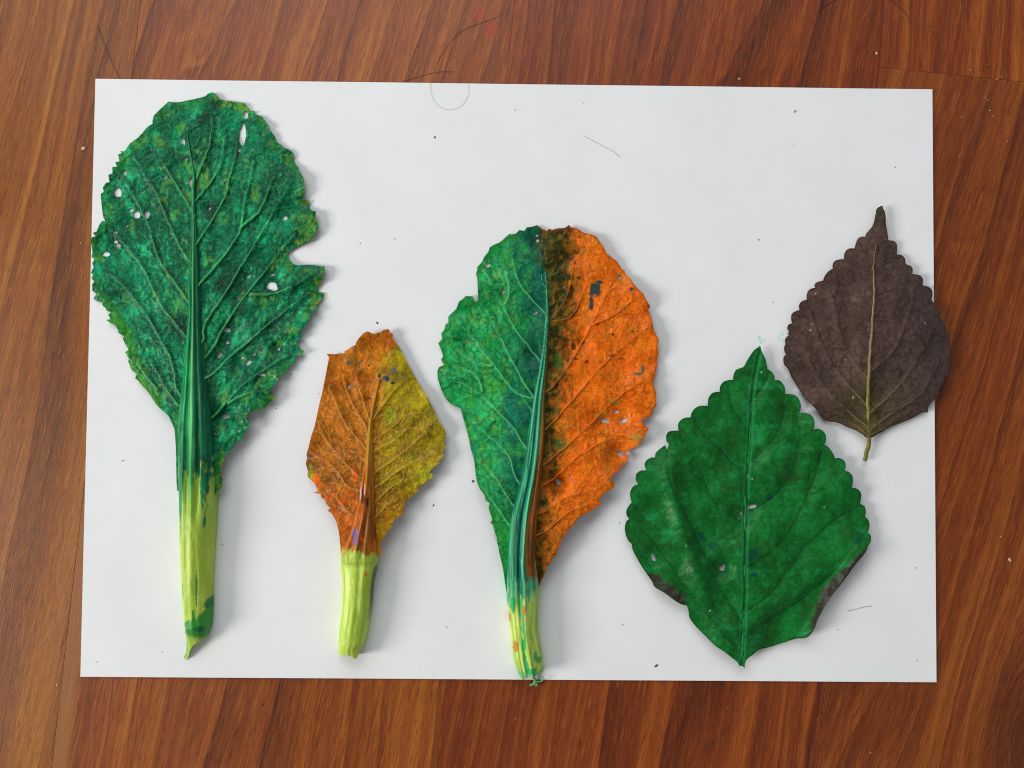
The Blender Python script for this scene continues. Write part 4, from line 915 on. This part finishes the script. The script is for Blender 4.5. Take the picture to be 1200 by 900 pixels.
# ------------------------------------------------------------------ paint dabs on the paper
def dab(cx, cy, rx, ry, seed, mat):
    a = np.linspace(0, 2 * np.pi, 40, endpoint=False)
    r = .55 + .9 * (fbm(np.cos(a) * 1.6 + 5, np.sin(a) * 1.6 + 5, 3, seed) - .3)
    pts = np.stack([cx + rx * r * np.cos(a), cy + ry * r * np.sin(a)], 1)
    v = [tuple(P(x, y, PZ + .03)) for x, y in pts] + [tuple(P(x, y, PZ - .02)) for x, y in pts]
    n = len(a); f = [tuple(range(n))[::-1]] + [(i, (i + 1) % n, (i + 1) % n + n, i + n) for i in range(n)]
    return link_mesh('paint_smudge', v, f, mat, paper, smooth=False)
md = plain('pale_turquoise_paint', lin((150, 208, 192)) * 1.25, .5, .2, 700); md2 = plain('faint_turquoise_paint', lin((188, 208, 202)) * 1.2, .6, .08, 700)
for a in ((889.5, 396, 2.6, 3.4, 3, md), (891.5, 401, 2.4, 2.6, 9, md), (888.8, 405.5, 1.6, 1.8, 5, md), (895, 399, 3.0, 2.4, 7, md2), (916, 391, 4, 4, 12, md2), (912, 395, 3, 4, 15, md2), (917, 398, 3.4, 2.6, 17, md2)): dab(*a)

# ------------------------------------------------------------------ hairs and crumbs
mh = plain('dark_hair', (.03, .018, .012), .45); mhp = plain('pale_fibre', (.52, .48, .38), .6); mg = plain('grey_hair', (.22, .20, .18), .5)
tag(tube('hair', [(504.5, 96), (504.8, 106), (508, 117), (516, 125.5), (527, 128.5), (539, 125), (546.5, 116), (549.5, 107), (548, 97)], .032, mg, zs=[PZ + .2] * 4), 'thin hair looping over the paper\'s upper edge', 'hair')
tag(tube('hair', [(461, 99), (480, 93), (500, 87), (515, 84), (531, 84)], .06, mh, zs=[.15, .15]), 'short dark hair on the wood just above the paper\'s upper edge', 'hair')
tag(tube('hair', [(508, 82), (516, 66), (528, 49), (542, 36), (560, 28), (575, 23), (587, 17)], .05, mh, zs=[.15, .15]), 'long curved dark hair crossing the red paint mark on the wood', 'hair')
tag(tube('hair', [(114, 30), (120, 46), (128, 66), (135, 82), (141, 93)], .07, mh, zs=[.15, .15]), 'straight dark hair on the wood above the paper\'s upper left corner', 'hair')
tag(tube('hair', [(956, 16), (964, 9), (972, 4), (982, -1), (1000, -6)], .06, mh, zs=[.15, .15]), 'dark hair at the photo\'s top edge, left of the plank seam', 'hair')
tag(tube('hair', [(1040, -3), (1050, 5), (1058, 12), (1064, 20), (1068, 28)], .06, mh, zs=[.15, .15]), 'dark hair at the photo\'s top edge, right of the plank seam', 'hair')
tag(tube('hair', [(993, 716), (1003, 714), (1012, 711.5), (1022, 710)], .06, plain('brown_hair', (.22, .15, .12)), zs=[PZ + .1, PZ + .1]), 'short thin hair on the paper right of the broad green leaf', 'hair')
tag(tube('fibre', [(684, 159), (697, 166), (710, 173), (718, 177), (726, 184)], .05, mhp, zs=[PZ + .1, PZ + .1]), 'pale bent plant fibre on bare paper in the upper middle', 'fibre')

def crumb(x, y, rx, ry, ang_, mat, z, seed, hgt=.5):
    r = random.Random(seed); c = P(x, y, z); s = .24 / 1000
    V = []; F = []; K = 7
    for lvl, (k, zz) in enumerate(((.8, 0), (1, .45), (.55, .95))):
        for i in range(K):
            a = 2 * math.pi * i / K; q = k * (.75 + .5 * r.random())
            ux, uy = rx * q * math.cos(a), ry * q * math.sin(a)
            V.append((s * (ux * math.cos(ang_) - uy * math.sin(ang_)), s * (ux * math.sin(ang_) + uy * math.cos(ang_)), s * min(rx, ry) * 2 * hgt * zz))
    for l in range(2):
        for i in range(K): F.append((l*K+i, l*K+(i+1)%K, (l+1)*K+(i+1)%K, (l+1)*K+i))
    F += [tuple(range(K))[::-1], tuple(range(2*K, 3*K))]
    o = link_mesh('crumb', V, F, mat, None, smooth=False); o.location = c.tolist(); return o
mk = plain('dark_crumb', (.05, .045, .05), .7); mb = plain('brown_crumb', (.10, .045, .03), .7); mfa = plain('faint_grey_crumb', (.2, .19, .19), .7); mw = plain('pale_crumb', (.62, .48, .34), .7); mt = plain('tan_crumb', (.38, .2, .09), .7); mgr = plain('grey_crumb', (.45, .44, .42), .7)
tag(crumb(769, 780, 3.2, 1.5, .7, mb, PZ, 1), 'brown seed like crumb on the paper near its lower edge', 'crumb')
tag(crumb(554, 564, 1.7, 1.9, .3, mk, PZ, 2), 'dark crumb on the paper just left of the green and orange leaf', 'crumb')
tag(crumb(508, 592, .8, 2.2, -.5, mk, PZ, 3), 'thin dark sliver on the paper right of the small brown leaf', 'crumb')
tag(crumb(442, 378.5, 1.1, 2.4, .5, mk, PZ, 4), 'dark flake on the paper just above the small brown leaf\'s tip', 'crumb')
tag(crumb(509.5, 161, 1.7, 1.2, .8, mk, PZ, 5), 'dark speck on bare paper below the looping hair', 'crumb')
tag(crumb(931, 130.5, 2.2, 1.8, 0, mgr, PZ, 6), 'pale grey bit on bare paper left of the upper right corner', 'crumb')
for i, (x, y, rx, ry, a) in enumerate([(603.5, 129, 1.2, .9, 0), (684, 121, .9, .6, 0), (422, 285, .9, .8, 0), (462.5, 280, 1.2, .8, .6), (889, 281, 1.2, 1, 0), (1049, 196, 1.1, .7, 0), (906, 354, 1.1, .9, 0), (341, 438, .7, 1.8, .2), (323.5, 479, 1.4, .7, 0), (373, 461, .9, .8, 0), (726, 612.5, .9, .8, 0), (1073, 665.5, 1, .9, 0), (1074, 774, 1.2, 1, .5), (982, 738, .8, .7, 0), (190, 764, .8, .8, 0), (113, 776, 2.2, .6, .4), (144, 540, 2.6, .6, .2), (261, 638.5, 2.2, .5, -.2), (931, 170, 2, .5, 0), (730, 732, 1, .8, 0), (523, 735, 1, .8, .4)]):
    tag(crumb(x, y, rx, ry, a, mfa if i % 3 else mgr, PZ, 20 + i), 'tiny speck scattered on the white paper', 'crumb', 'tiny specks scattered on the paper')
tag(crumb(98, 174.5, 3.4, 2.8, .3, mw, 0, 60), 'pale tan crumb on the wood left of the largest leaf\'s top', 'crumb')
tag(crumb(1027, 62.5, 1.8, 2.2, 0, mw, 0, 61), 'white crumb sitting beside the plank seam, upper right', 'crumb')
tag(crumb(866.5, 93, 2.6, 2.2, .4, mt, 0, 62), 'tan crumb on the wood just above the paper\'s upper edge', 'crumb')
tag(crumb(1183, 656, 3.0, 1.8, -.9, mw, 0, 63), 'white elongated crumb on the wood at the right, lower half', 'crumb')
tag(crumb(307, 826, 1.9, 1.4, .2, mk, 0, 64), 'dark crumb on the wood below the paper\'s left half', 'crumb')
tag(crumb(67, 802.5, 1.6, 1.3, 0, mw, 0, 65), 'pale crumb on the plank seam below the paper\'s lower left corner', 'crumb')
for i, (x, y, r) in enumerate([(67, 63, 1.0), (604.5, 842, .9), (853, 829, 1.0), (1173, 629, 1.1), (1157, 75.5, 1.1), (1137, 82, .9), (1173, 90, 1.2), (1168, 93, 1), (1155, 115, 1.3), (1158, 117.5, .9), (1153, 114, .9), (1160, 129.5, 1.2), (1164, 136, 1.2), (1180, 166, .9), (1124, 182.5, 1.1), (1127, 137, .8), (68, 210, .9), (95, 285, 1.2), (958, 843, .9), (1020, 882, 1.0)]):
    tag(crumb(x, y, r, r * .8, i, mw if i % 2 else mt, 0, 70 + i), 'tiny pale speck of dust on the wooden floor', 'crumb', 'tiny pale specks on the floor')
